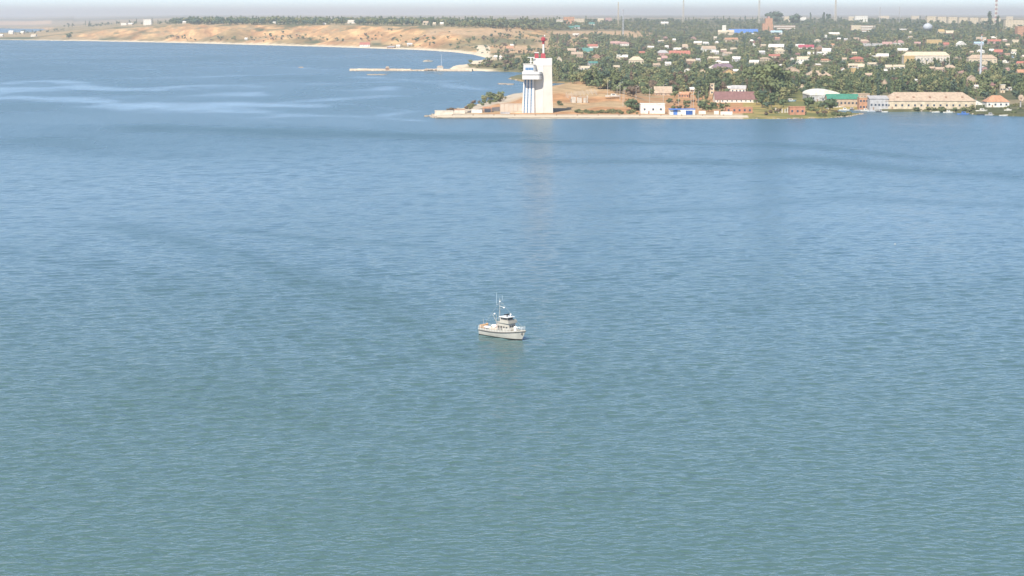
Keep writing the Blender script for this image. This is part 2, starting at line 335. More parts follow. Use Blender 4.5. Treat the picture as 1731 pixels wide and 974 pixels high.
def roof_mb(style, w, d, hw, rh, ov=.5, t=.18):
    b = MB(); x, y = w/2+ov, d/2+ov
    if style == 'gable':
        for s in (-1, 1):
            b.hexa([(-x,s*y,hw-t*.2),(x,s*y,hw-t*.2),(x,0,hw+rh),(-x,0,hw+rh),(-x,s*y,hw+t),(x,s*y,hw+t),(x,0,hw+rh+t*1.3),(-x,0,hw+rh+t*1.3)][::1])
    elif style == 'gableend':
        for s in (-1, 1):
            b.hexa([(s*x,-y,hw-t*.2),(s*x,y,hw-t*.2),(0,y,hw+rh),(0,-y,hw+rh),(s*x,-y,hw+t),(s*x,y,hw+t),(0,y,hw+rh+t*1.3),(0,-y,hw+rh+t*1.3)])
    elif style == 'hip':
        r = max(0.2, x-min(x, y)*.8)
        b.prism([(-x,-y),(x,-y),(x,y),(-x,y)], hw, hw+t)
        b.add([(-x,-y,hw+t),(x,-y,hw+t),(x,y,hw+t),(-x,y,hw+t),(-r,0,hw+rh),(r,0,hw+rh)], [(0,1,5,4),(1,2,5),(2,3,4,5),(3,0,4)])
    elif style == 'flat':
        b.box(-x+ov*.5, x-ov*.5, -y+ov*.5, y-ov*.5, hw, hw+.35)
        b.box(-x+ov*.5, x-ov*.5, -y+ov*.5, -y+ov*.5+.25, hw+.35, hw+.7)
    elif style == 'shed':
        b.hexa([(-x,-y,hw),(x,-y,hw),(x,y,hw+rh),(-x,y,hw+rh),(-x,-y,hw+t),(x,-y,hw+t),(x,y,hw+rh+t),(-x,y,hw+rh+t)])
    elif style == 'vault':
        n = 12; pts = [(x*math.cos(math.pi*(1-i/n)), rh*math.sin(math.pi*i/n)) for i in range(n+1)]
        v = [(a, -y, hw+c) for a, c in pts]+[(a, y, hw+c) for a, c in pts]; m = n+1
        b.add(v, [tuple(range(m)), tuple(range(2*m-1, m-1, -1))]+[(i+1, i, m+i, m+i+1) for i in range(n)], 0, False)
    return b
def walls_mb(style, w, d, hw, rh):
    b = MB(); b.box(-w/2, w/2, -d/2, d/2, -2.0, hw)
    if style == 'gable':
        b.add([(s*w/2, yy, zz) for s in (-1, 1) for yy, zz in ((-d/2, hw), (d/2, hw), (0, hw+rh*.97))], [(0,2,1),(3,4,5)])
    if style == 'gableend':
        b.add([(xx, s*d/2, zz) for s in (-1, 1) for xx, zz in ((-w/2, hw), (w/2, hw), (0, hw+rh*.97))], [(0,1,2),(3,5,4)])
    return b
LAND = []      # named places used in descriptions
def land(x, y, name): LAND.append((x, y, name))
USED = {}
def rel(x, y, lx, ly):
    dx, dy = x-lx, y-ly
    if abs(dx) > 1.6*abs(dy): return 'left of' if dx < 0 else 'right of'
    if dy < 0: return 'behind' if abs(dx) < .6*abs(dy) else ('behind and left of' if dx < 0 else 'behind and right of')
    return 'in front of' if abs(dx) < .6*abs(dy) else ('in front and left of' if dx < 0 else 'in front and right of')
def describe(desc, x, y, me=None):
    order = sorted([l for l in LAND if l[2] != me], key=lambda l: math.hypot(l[0]-x, 2.2*(l[1]-y)))
    for k in (0, 1, 2, 3):
        lx, ly, nm = order[k]; close = 'just ' if k == 0 and math.hypot(lx-x, ly-y) < 22 else ''
        t = f'{desc} {close}{rel(x,y,lx,ly)} {nm}'
        if t not in USED and len(t.split()) <= 16: USED[t] = 1; return t
    for a in range(4):
        for c in range(4):
            if a == c: continue
            l1, l2 = order[a], order[c]
            t = f'{desc} {rel(x,y,l1[0],l1[1])} {l1[2]}, {rel(x,y,l2[0],l2[1])} {l2[2]}'
            if t not in USED and len(t.split()) <= 16: USED[t] = 1; return t
    return None
OCC = []       # visible faces of houses, kept free of trees standing in front
def house(x0, x1, y0, y1, roof='white', wall='cream', style='gable', rz=0, label=None, name='house', cat='house', wr=.45, depth=None, nwin=None, ydrop=1.5, lname=None, floors=None, group='houses of the hillside town', hide=2.0, door=True):
    xm = (x0+x1)/2; yb = y1+ydrop*0
    X, Y, Z = hit(xm, yb+ydrop)
    s = Y/F; w = (x1-x0)*s*.95; ht = (yb+ydrop-y0)*s
    if style == 'flat': hw = ht-.7; rh = 0
    else: rh = max(.8, ht*wr); hw = max(1.6, ht-rh)
    d = depth or min(max(w*.7, 6), 14)
    Y2 = Y+d/2; X2 = X*Y2/Y
    o = empty(name, (X2, Y2, Z), rz+math.atan2(-X2, Y2)*0.0, None, cat, group)
    walls_mb(style, w, d, hw, rh).obj('wall', pm(wall), o)
    rf = roof_mb(style, w, d, hw, rh).obj('roof', pm(roof), o)
    if style in ('gable', 'hip', 'gableend') and w > 7 and name == 'house':
        link('chimney', CHIM, rf, (w*.22, d*.12, hw+rh*.75))
    pw = x1-x0
    if floors is None:
        nw = nwin if nwin is not None else (2 if pw < 11 else 3 if pw < 18 else 4)
        sc = min(1.25, max(.5, hw/3.2))
        for k in range(nw):
            xx = -w/2+w*(k+.5+(.12 if k else 0))/(nw+.15)
            link('window', WIN, o, (xx, -d/2, max(.4, hw*.35)), scale=(sc, 1, sc))
        if door and nw >= 2: link('door', DOOR, o, (-w/2+w*1.05/(nw+.15), -d/2, 0))
    else:
        nf, nc = floors; fh = hw/nf; sc = min(1.3, fh/2.6)
        for i in range(nf):
            for k in range(nc):
                link('window', WIN, o, (-w/2+w*(k+.5)/nc, -d/2, i*fh+fh*.3), scale=(min(sc, w/nc/2.2), 1, sc*.9))
    OCC.append((x0+(x1-x0)*.08, x1-(x1-x0)*.08, y0-1, y0+(yb-y0)*(.38 if group and yb < 155 else .85), Y))
    o['label'] = label or ''
    if not label: PEND.append((o, xm, (y0+y1)/2, roof, wall, style, pw, lname))
    if lname: land(xm, (y0+y1)/2, lname)
    return o, w, d, hw, rh, s
PEND = []
for x, y, nm in [(908,160,'the white control tower'), (1243,163,'the maroon roofed hall'), (1568,170,'the long tan warehouse'), (1422,165,'the green roofed quay building'),
    (1388,157,'the white vaulted shed'), (1562,95,'the long two storey block'), (1250,53,'the blue hangar roof'), (1362,78,'the crimson roof'), (1053,45,'the lattice mast'),
    (1657,110,'the tall grey pylon'), (1275,74,'the white chimney with red top'), (1346,187,'the square brick hut'), (1102,184,'the white quay building'), (1152,189,'the blue and white quay building'),
    (1382,127,'the big tan hipped roof'), (1232,122,'the yellow gabled house'), (1065,102,'the big cream villa'), (988,85,'the teal roof'), (1568,48,'the silver water tower'),
    (1221,112,'the purple roofed house'), (1675,40,'the tall poplar pair'), (1297,43,'the orange stepped apartment block'), (1658,103,'the tan roofed corner block'), (1683,172,'the orange roofed house'),
    (1000,155,'the earth mound with posts'), (1148,90,'the long red roof'), (1080,58,'the dry field'), (1457,48,'the striped apartment block'), (965,35,'the row of orange flats'),
    (1120,153,'the pale orange warehouse'), (1248,186,'the low orange brick building'), (640,76,'the red roofed shore house'), (250,37,'the white clifftop building'), (1630,33,'the long row of cream flats')]: land(x, y, nm)
HN = [ # x0,x1,ytop,ybase,roof,wall,style
 (1042,1062,93,100,'white','cream','gable'),(978,998,112,118,'cream','white','gable'),(1037,1047,111,115,'cream','cream','gable'),(1000,1015,92,102,'orange','brown','gableend'),(940,950,96,106,'white','cream','gableend'),
 (1195,1216,96,101,'cream','tan','gable'),(1210,1220,102,107,'white','white','hip'),(1219,1232,104,109,'white','cream','gable'),(1238,1252,96,103,'white','grey','gable'),(1182,1192,117,124,'yellow','cream','gableend'),
 (1198,1212,110,118,'white','white','gableend'),(1267,1283,102,109,'white','cream','gable'),(1299,1320,92,98,'red','cream','gable'),(1283,1302,97,103,'tan','cream','hip'),(1310,1322,109,114,'white','white','gable'),
 (1347,1368,96,104,'cream','white','gable'),(1387,1408,100,104,'orange','cream','gable'),(1437,1460,96,104,'red','orange','hip'),(1338,1355,105,112,'white','grey','gable'),(1325,1352,113,125,'tan','tan','gableend'),
 (1377,1387,108,111,'white','tan','gable'),(1434,1460,108,114,'cream','tan','gable'),(1437,1446,114,128,'white','yellow','flat'),(1222,1240,146,153,'white','grey','gable'),(1236,1262,145,156,'grey','white','gable'),
 (1349,1360,143,150,'cream','cream','gableend'),(1470,1502,91,100,'white','cream','gable'),(1495,1508,110,118,'cream','pale','gable'),(1510,1530,110,116,'cream','white','gable'),(1449,1461,109,118,'cream','white','gable'),
 (1580,1596,114,121,'tan','tan','gable'),(1596,1615,110,119,'tan','cream','hip'),(1632,1652,128,144,'tan','tan','gableend'),(1462,1474,124,130,'tan','tan','gable'),(1494,1500,118,123,'white','white','gable'),
 (993,1003,82,89,'teal','pale','gable'),(993,1010,75,82,'red','white','gable'),(1002,1012,78,82,'white','white','gable'),(1032,1048,70,77,'pink','pink','gable'),(1048,1063,71,77,'pink','white','gable'),(968,979,57,60,'white','white','gable'),
 (959,974,82,90,'tan','pink','gable'),(994,1010,104,110,'teal','grey','gable'),(965,985,88,96,'tan','tan','gable'),(1010,1021,31,38,'white','cream','flat'),(1023,1034,30,35,'pink','pink','flat'),(995,1005,38,43,'teal','white','gable'),
 (960,970,44,48,'teal','green','gable'),(971,980,43,48,'teal','grey','gable'),(1117,1130,37,42,'white','pale','gable'),(1223,1248,64,70,'orange','cream','gable'),(1173,1187,70,75,'white','cream','gable'),(1188,1199,71,75,'white','white','gable'),
 (1112,1122,68,71,'cream','grey','gable'),(1094,1106,78,82,'white','cream','gable'),(1124,1130,77,81,'white','white','gable'),(1139,1152,81,87,'white','pink','gable'),(1110,1130,85,94,'grey','pink','hip'),(1080,1090,87,92,'red','brown','gable'),
 (1153,1163,75,84,'tan','pale','gable'),(1185,1210,78,88,'tan','white','gable'),(1204,1215,86,91,'white','grey','gable'),(1124,1134,105,110,'white','white','gable'),(1111,1120,98,102,'cream','tan','gable'),(1118,1128,95,102,'pink','purple','gable'),
 (1160,1175,100,107,'tan','brown','gable'),(1176,1184,99,105,'grey','pale','gable'),(1222,1237,88,94,'tan','pale','gable'),(1218,1228,83,87,'cream','pink','gable'),(1234,1245,81,84,'cream','pale','gable'),(1299,1326,75,84,'white','cream','gable'),
 (1309,1326,82,90,'cream','cream','hip'),(1283,1293,86,91,'white','grey','shed'),(1309,1318,63,67,'orange','pink','gable'),(1325,1335,28,36,'white','cream','flat'),(1352,1363,29,35,'orange','white','flat'),(1434,1444,28,34,'white','cream','flat'),
 (1400,1419,55,60,'white','cream','gable'),(1394,1398,59,64,'white','white','flat'),(1415,1422,64,68,'white','pale','gable'),(1345,1360,75,79,'white','white','gable'),(1378,1392,77,87,'grey','brown','gableend'),(1390,1405,82,92,'white','white','gable'),
 (1380,1400,88,92,'white','white','gable'),(1365,1376,88,94,'white','pale','gable'),(1345,1352,90,94,'maroon','brown','gable'),(1485,1503,27,31,'white','cream','flat'),(1540,1553,27,32,'white','cream','flat'),(1455,1470,67,73,'tan','pink','gable'),
 (1456,1500,73,77,'tan','grey','flat'),(1439,1448,88,92,'cream','tan','gable'),(1465,1485,106,111,'cream','pale','gable'),(1498,1506,112,116,'pink','tan','gable'),(1510,1528,68,77,'pink','white','hip'),(1491,1508,71,78,'pink','pale','gable'),(1545,1556,71,76,'pink','cream','gable'),
 (1565,1592,67,77,'cream','yellow','flat'),(1593,1604,72,79,'red','pink','gable'),(1616,1632,70,81,'white','white','gableend'),(1650,1667,63,69,'tan','white','gable'),(1668,1692,67,73,'red','pink','gable'),(1675,1685,62,66,'white','cream','gable'),
 (1710,1722,67,75,'cream','cream','flat'),(1646,1662,71,76,'paleblue','steel','gable'),(1516,1535,82,89,'white','cream','gable'),(1651,1664,84,89,'white','white','hip'),(1680,1695,84,92,'red','maroon','gable'),(1672,1680,83,88,'white','grey','gable'),
 (1709,1718,84,90,'cream','white','gable'),(1711,1716,90,97,'white','paleblue','gable'),(1519,1532,49,51,'white','tan','gable'),(1585,1596,50,57,'yellow','cream','gable'),(1598,1612,52,60,'cream','brown','gable'),(1537,1541,53,56,'cream','white','gable'),
 (1700,1712,28,33,'white','cream','flat'),(1148,1166,156,164,'orange','orange','gable'),(1165,1173,148,155,'white','cream','gable'),(1718,1731,118,128,'orange','tan','gable'),(1700,1709,147,152,'white','white','flat'),(1646,1653,144,149,'white','white','gable'),
 (1673,1683,140,149,'maroon','pink','gable'),(1690,1698,143,156,'white','cream','flat'),(1570,1580,113,118,'tan','tan','gable'),(1545,1552,134,138,'white','white','gable'),(1490,1500,134,150,'tan','tan','gableend'),(1718,1730,104,110,'red','tan','gable'),
 # the clifftop and shore buildings to the left
 (205,215,39,42,'white','white','flat'),(217,225,39,42,'white','cream','gable'),(15,23,52,57,'white','white','gable'),(35,41,53,57,'white','cream','gable'),(0,6,58,61,'white','white','gable'),(53,62,58,61,'cream','white','gable'),(309,315,36,39,'white','pale','gable'),
 (588,600,34,39,'pale','white','gable'),(655,668,78,81,'grey','brown','shed'),(670,676,76,81,'white','pale','gable'),(688,697,73,77,'white','pale','gable'),(715,725,36,41,'tan','cream','gable'),(732,737,38,42,'cream','cream','gable'),(744,750,38,42,'white','cream','gable'),
 (835,842,94,99,'white','pale','gable'),(843,850,93,99,'cream','white','gableend'),(855,868,78,86,'orange','tan','gable'),(862,868,75,79,'white','pale','gable'),(461,466,37,39,'white','white','gable'),(546,551,39,41,'white','white','gable'),(414,419,64,67,'white','white','gable'),
]
rh_ = random.Random(21)
for _ in range(400):
    if len(HN) > 178: break
    x = rh_.uniform(1075, 1728); y = rh_.uniform(60, 120); w = rh_.uniform(7, 13)*(.7+.5*(y-60)/60); hh = rh_.uniform(3.5, 6)*(.8+.4*(y-60)/60)
    if any(a[0]-2 < x+w and a[1]+2 > x and a[2]-3 < y+hh and a[3]+3 > y for a in HN) or 1515 < x < 1610 and y > 80 or 1345 < x < 1410 and y > 112: continue
    HN.append((x, x+w, y, y+hh, rh_.choice(['tan','grey','white','cream','brown','pale','orange','tan','cream']), rh_.choice(['cream','tan','pale','white','pink']), rh_.choice(['gable','gable','hip','gableend'])))
for r in HN:
    house(*r, rz=random.uniform(-.35, .35) if r[6] != 'flat' else random.uniform(-.2, .2), ydrop=1.2 if r[3]-r[2] > 6 else .8)
# ---- particular buildings
house(1062,1088,96,112,'cream','cream','hip', label='big cream villa with pale hipped roof and broad walls among dark trees', depth=18, floors=(2,5), wr=.35)
house(1357,1407,120,133,'tan','pale','hip', label='large house under a wide tan hipped roof with pale walls below', depth=26, wr=.7, nwin=6)
house(1202,1240,108,118,'purple','pale','hip', label='wide house with a dark purple roof and two white gables, next to the yellow gable', depth=14, wr=.55)
house(1221,1243,117,129,'brown','yellow','gableend', label='bright yellow gabled house end among trees, below the purple roof', depth=9, wr=.45)
house(1130,1167,86,93,'red','cream','gable', label='long low building with a bright orange red roof on the hillside', depth=10, wr=.75)
house(975,1002,81,89,'teal','pale','hip', label='building with a broad teal green hipped roof behind the control tower', depth=14, wr=.7)
house(1349,1376,76,81,'crimson','white','gable', label='white house with a vivid crimson roof in the middle of the hillside', depth=10, wr=.7)
house(1105,1136,147,160,'tan','tan','gable', label='pale orange warehouse roof showing above the bushes near the light poles', depth=16, wr=.75, name='warehouse', cat='warehouse')
house(1199,1207,141,158,'cream','cream','flat', label='narrow cream square tower block rising among trees behind the maroon hall', depth=5, floors=(3,1), name='tower_house', cat='building')
house(1440,1468,158,177,'tan','tan','flat', label='tan two storey quayside building right of the green roof', depth=14, floors=(2,5), name='quayside_building', cat='building')
house(1450,1467,164,184,'cream','orange','flat', label='orange walled building standing at the left end of the long warehouse', depth=10, floors=(2,3), name='quayside_building', cat='building')
house(1467,1500,163,184,'grey','grey','shed', label='row of weathered grey sheds between the orange building and the long warehouse', depth=12, nwin=5, name='shed', cat='shed', wr=.2)
house(1205,1280,156,172,'maroon','white','gable', label='long low hall with a maroon tiled roof and white wall in front of trees', depth=22, wr=.72, nwin=9, name='hall', cat='hall')
house(1395,1450,160,179,'green','tan','gable', label='tan quay building with a bright green roof behind the moored yacht', depth=16, wr=.38, nwin=8, name='quay_building', cat='building')
house(1361,1415,153,170,'white','grey','vault', label='large shed with a white curved roof behind the green roofed building', depth=46, wr=.45, nwin=4, name='vaulted_shed', cat='shed')
house(1383,1414,159,170,'grey','grey','vault', label='smaller shed with a grey curved roof in front of the white one', depth=20, wr=.55, nwin=3, name='vaulted_shed', cat='shed')
house(1625,1660,167,176,'teal','white','gableend', label='white gabled attic of a small house at the right end of the long warehouse', depth=9, wr=.75, nwin=2)
house(1663,1703,162,180,'orange','white','hip', label='white shore house with an orange hipped roof near the round tank', depth=16, wr=.55, nwin=4)
house(1333,1360,180,194,'brick','brick','flat', label='square orange brick hut on the grassy shore', depth=9, nwin=3, name='brick_hut', cat='hut', ydrop=.3)
house(1225,1272,181,191,'orange','brick','flat', label='long low orange brick building behind the grassy bank', depth=10, nwin=5, name='brick_building', cat='building', ydrop=.3)
house(1081,1124,175,192,'white','white','flat', label='plain white flat roofed building with small windows on the quay', depth=14, nwin=3, name='quay_building', cat='building', ydrop=.3)
o, w, d, hw, rh, s = house(1130,1175,184,194,'blue','white','flat', label='low blue and white building with a dark open bay on the quay', depth=12, nwin=0, name='quay_building', cat='building', ydrop=.2)
MB().box(-w*.36,-w*.2,-d/2-.2,-d/2+.1,0,hw*.95).obj('door', pm('blue'), o); MB().box(w*.13,w*.4,-d/2-.15,-d/2+.1,0,hw*.8).obj('bay_opening', pm('navy'), o)
MB().box(-w/2-.2,-w*.1,-d/2-2,-d/2+.0,hw*.98,hw*1.06).obj('awning', pm('blue'), o)
house(608,626,72,78,'red','white','gable', label='white shore house with a red roof on the far beach under the cliffs', depth=12, wr=.5)
house(243,257,33,41,'cream','white','flat', label='bright white tall building on the edge of the far cliff top', depth=20, floors=(3,4), name='clifftop_building', cat='building')
# long warehouse with dormer vents
o, w, d, hw, rh, s = house(1488,1648,157,184,'tan','cream','hip', label='very long warehouse with a tan hipped roof and four dark roof vents on the shore', depth=24, wr=.52, nwin=14, name='warehouse', cat='warehouse', ydrop=.4)
for k in range(5):
    xx = -w*.36+w*.18*k; MB().box(xx-.9,xx+.9,-d*.30-1.2,-d*.30+1.4,hw+rh*.36,hw+rh*.36+1.3).obj('roof_vent', pm('brown'), o)
# two-storey block with balconies
o, w, d, hw, rh, s = house(1524,1605,88,111,'cream','pale','hip', label='long two storey apartment block with a cream roof and yellow end wall', depth=15, wr=.27, floors=(2,14), name='apartment_block', cat='apartments')
MB().box(-w/2-.1,-w*.27,-d/2-1.2,-d/2-.0,-1,hw-.1).obj('end_bay', pm('yellow'), o)
for k in range(7):
    xx = -w*.2+w*.1*k
    for zz in (hw*.12, hw*.55): MB().box(xx-1.5,xx+1.5,-d/2-1.3,-d/2-.2,zz,zz+1.2).obj('balcony', pm(['paleblue','white','navy','white','paleblue','white','white'][k]), o)
o, w, d, hw, rh, s = house(1634,1684,93,111,'tan','cream','hip', label='cream corner block with a tan roof behind the grey pylon', depth=16, wr=.32, floors=(2,7), name='apartment_block', cat='apartments')
# the rise: blocks on the skyline
for a, lab in [((940,952,33,40,'cream','pale','flat'),'striped white flats at the left end of the orange flats on the ridge'),((952,971,29,40,'orange','orange','flat'),'salmon orange flats in the middle of the ridge row'),
    ((970,988,32,41,'cream','cream','flat'),'cream flats at the right end of the orange flats on the ridge'),((1444,1466,27,36,'cream','white','flat'),'white block of flats on the skyline above the striped block'),
    ((1697,1731,34,47,'cream','cream','flat'),'broad cream block of flats at the right edge of the skyline'),((1717,1733,45,62,'orange','orange','flat'),'tall orange brick block under the skyline at the right edge')]:
    house(*a, label=lab, depth=30, floors=(3 if a[3]-a[2] < 12 else 5, 6), name='apartment_block', cat='apartments')
for k in range(7):
    x0 = 1565+k*18; yy = 28+k*.55
    house(x0, x0+16.5, yy, yy+9, 'tan' if k % 2 else 'cream', 'cream', 'flat', label=f'cream block of flats, {["leftmost","second","third","middle","fifth","sixth","rightmost"][k]} in the long row on the right skyline', depth=40, floors=(3,5), name='apartment_block', cat='apartments', group='row of cream flats on the skyline')
o, w, d, hw, rh, s = house(1288,1306,40,53,'orange','orange','flat', label='orange stepped apartment block rising above the trees', depth=26, floors=(4,3), name='apartment_block', cat='apartments')
MB().box(-w*.22,w*.46,-d/2+.5,d/2-1,hw+.4,hw+9*s).obj('upper_storey', pm('orange'), o); MB().box(-w*.0,w*.2,-d/2+4,d/2-8,hw+9*s,hw+12*s).obj('lift_house', pm('pink'), o)
o, w, d, hw, rh, s = house(1306,1344,43,51,'white','brown','flat', label='long white striped building beside the orange stepped block', depth=20, nwin=0, name='apartment_block', cat='apartments')
for k in range(3): MB().box(-w/2-.2,w/2+.2,-d/2-.6,-d/2,hw*(.02+.34*k),hw*(.16+.34*k)).obj('balcony_band', pm('white'), o)
o, w, d, hw, rh, s = house(1437,1479,43,53,'white','brown','flat', label='apartment block with white balcony stripes and a cream left end', depth=22, nwin=0, name='apartment_block', cat='apartments')
for k in range(3): MB().box(-w*.08,w/2+.2,-d/2-1,-d/2,hw*(.05+.33*k),hw*(.22+.33*k)).obj('balcony_band', pm('white'), o)
MB().box(-w/2-.5,-w*.1,-d/2-3,-d/2,-1,hw+.9).obj('end_bay', pm('cream'), o)
house(1302,1322,52,57,'paleblue','white','gable', label='low building with a pale blue roof under the orange stepped block', depth=20)
house(1231,1282,49.5,56.5,'blue','white','gable', label='long hangar with a bright blue roof on the hillside', depth=22, wr=.75, name='hangar', cat='hangar', nwin=4)
o, w, d, hw, rh, s = house(1213,1241,51,58,'cream','cream','gable', label='pale grain store with a square tower at the left end of the blue hangar', depth=18, name='grain_store', cat='building')
MB().box(-w*.24,w*.0,-d*.2,d*.2,hw*.8,hw+rh+8*s).obj('tower', pm('white'), o)
# fence of white wall pieces on the quay
for i, (x0, x1, y0, y1) in enumerate([(1181,1193,188,193),(1207,1215,188,193.5),(1218,1238,189,194)]):
    X, Y, Z = hit((x0+x1)/2, y1); wv = (x1-x0)*Y/F
    o = MB().box(-wv/2,wv/2,0,.5,-1,(y1-y0)*Y/F).box(-wv/2-.1,wv/2+.1,-.06,.56,(y1-y0)*Y/F,(y1-y0)*Y/F+.2).obj('garden_wall', pm('white'), None, (X, Y, Z))
    tag(o, ['short white wall on the quay left of the others','narrow white wall piece between two longer ones on the quay','longest white wall piece right of the others on the quay'][i], 'wall')
# label the plain houses now
CN = dict(pale='off white', concrete='grey')
for o, x, y, roof, wall, style, pw, lname in PEND:
    sz = 'small' if pw < 11 else 'wide' if pw > 19 else ''
    sh = {'gable':'roofed', 'hip':'hip roofed', 'flat':'flat roofed', 'gableend':'gabled', 'shed':'slope roofed', 'vault':'vaulted'}[style]
    d = f'{sz} {CN.get(roof,roof)} {sh} house with {CN.get(wall,wall)} walls'.strip() if roof != wall else f'{sz} {CN.get(roof,roof)} {sh} house'.strip()
    t = describe(d, x, y) or describe(d.replace('house', 'little house'), x, y) or describe(d.replace('house', 'low house'), x, y)
    o['label'] = t or d+' on the hillside'
# ------------------------------------------------------------------ quay of the spit
qa = on_plane(738, 200.3); qb = on_plane(1266, 200.9); qd = 13.0
def qpt(t, back, z): return (qa[0]+(qb[0]-qa[0])*t, qa[1]+(qb[1]-qa[1])*t+back, z)
quay = empty('quay', (0, 0, 0)); tag(quay, kind='structure')
conc = mat('quay_concrete', (.56,.49,.38), .9, .25, .12, .3); wet = mat('wet_concrete', (.16,.14,.11), .5, .3, .3); low = mat('worn_concrete', (.42,.34,.25), .9, .3, .15, .3)
NS = 66
mesh_by = {}
for i in range(NS):
    a, b_ = i/NS+.0002, (i+1)/NS-.0002; dz = random.uniform(-.06, .06); dy = random.uniform(-.1, .1)
    p = [qpt(a,4+dy,0.9), qpt(b_,4+dy,0.9), qpt(b_,qd,0.9), qpt(a,qd,0.9), qpt(a,4+dy,2.15+dz), qpt(b_,4+dy,2.15+dz), qpt(b_,qd,2.15+dz), qpt(a,qd,2.15+dz)]
    o0 = Vector(p[0]); MB().hexa([tuple(Vector(q)-o0) for q in p]).obj('coping_block', conc, quay, o0)
MB().hexa([qpt(0,0,-.3),qpt(1,0,-.3),qpt(1,4.3,-.3),qpt(0,4.3,-.3),qpt(0,0,1.0),qpt(1,0,1.0),qpt(1,4.3,1.0),qpt(0,4.3,1.0)]).obj('lower_ledge', low, quay)
MB().hexa([qpt(0,-.25,-.5),qpt(1,-.25,-.5),qpt(1,0,-.5),qpt(0,0,-.5),qpt(0,-.25,.7),qpt(1,-.25,.7),qpt(1,0,.7),qpt(0,0,.7)]).obj('tide_line', wet, quay)
# stones where the spit tapers off at both ends
stone = mat('shore_stone', (.36,.30,.23), .95, .3, .4)
rk = MB(); rs = random.Random(3)
def rocks(pts, n, r0, r1, spread=2.5):
    for _ in range(n):
        k = rs.randrange(len(pts)-1); t = rs.random(); x = pts[k][0]+t*(pts[k+1][0]-pts[k][0]); y = pts[k][1]+t*(pts[k+1][1]-pts[k][1])
        X, Y = on_plane(x, y); r = rs.uniform(r0, r1)
        rk.blob((X+rs.uniform(-spread,spread), Y+rs.uniform(-spread*.5,spread*1.5), r*.15), (r, r*.8, r*.6), 0, (6,4), .25, rs)
rocks([(722,197),(740,200)], 26, .6, 1.7, 3); rocks([(1262,201),(1330,201),(1400,200),(1436,197),(1457,193)], 90, .4, 1.3, 2); rocks([(1500,189),(1560,188.5),(1620,190.5),(1650,194),(1731,197)], 80, .5, 1.5, 2.5)
rocks([(727,196),(765,187),(795,180)], 40, .5, 1.4, 3); rocks([(861,133),(885,138.5),(930,140.5)], 30, .8, 2.2, 4)
tag(rk.obj('shore_rocks', stone), 'loose brown stones along the waterline of the spit and right shore', 'rocks', kind='stuff')
# ------------------------------------------------------------------ control tower
X, Y, Z = hit(908.5, 192.3); s = Y/F; Z = 1.9
TW = empty('control_tower', (X, Y+10, Z), 0, 'tall white harbour control tower with blue glazed strips and a red topped mast', 'tower')
wt = mat('tower_render', (.60,.56,.49), .75, .09, .10); wt2 = mat('tower_cream', (.80,.72,.62), .7, .05, .12); blu = mat('blue_glazing', (.09,.20,.36), .3, .15, .6); redp = mat('mast_red', (.38,.06,.07), .5, .12, .4); bw = mat('bright_white', (.64,.615,.57), .55, .04, .4)
def tx(px): return (px-908.5)*s
def tz(py): return (192.3-py)*s
# main shaft: two facets meeting at a fold, slightly splayed foot
def lerp(a, b, t): return a+(b-a)*t
zt = tz(101.5)
foot = [(tx(902),1.5),(tx(917.6),-.2),(tx(935.4),.6),(tx(935.4),14),(tx(902),14)]; head = [(tx(902),1.5),(tx(917.6),-.2),(tx(933),.8),(tx(933),13),(tx(902),13)]
b = MB(); mid = [(lerp(f[0],h[0],.62), lerp(f[1],h[1],.62)) for f, h in zip(foot, head)]; b.prism(foot, -2, zt*.45, 0, mid); b.prism(mid, zt*.45, zt, 0, head)
b.obj('shaft', wt, TW)
MB().prism([(x+(.15 if x>0 else -.15), y+(-.2 if y<5 else .2)) for x, y in head], zt-5.6, zt+.6).obj('roof_cap', bw, TW)
MB().box(tx(917.6)-.15, tx(917.6)+.25, -.5, .2, 0, zt-5.6).obj('corner_rib', bw, TW)
# stair and lift wing with vertical glazing, tapering outward to its foot
z1 = tz(136)
def wingx(px_top, px_bot, z): t = z/z1; return tx(lerp(px_bot, px_top, t))
MB().hexa([(tx(882.0),-.4,-2),(tx(903.5),-.4,-2),(tx(903.5),9,-2),(tx(882),9,-2),(tx(885.5),.2,z1),(tx(902.3),.2,z1),(tx(902.3),9,z1),(tx(885.5),9,z1)]).obj('glazed_wing', mat('glazing_back', (.42,.50,.58), .4, .1, .5), TW)
ribs = [(885.2,887.0,881.8,885.2),(889.8,892.4,887.2,890.6),(894.8,897.6,892.6,896.6),(900.2,903.2,898.6,903.8)]
for a0, a1, c0, c1 in ribs:
    MB().hexa([(tx(c0),-1.1,-2),(tx(c1),-1.1,-2),(tx(c1),-.3,-2),(tx(c0),-.3,-2),(tx(a0),-.5,z1),(tx(a1),-.5,z1),(tx(a1),.3,z1),(tx(a0),.3,z1)]).obj('white_rib', bw, TW)
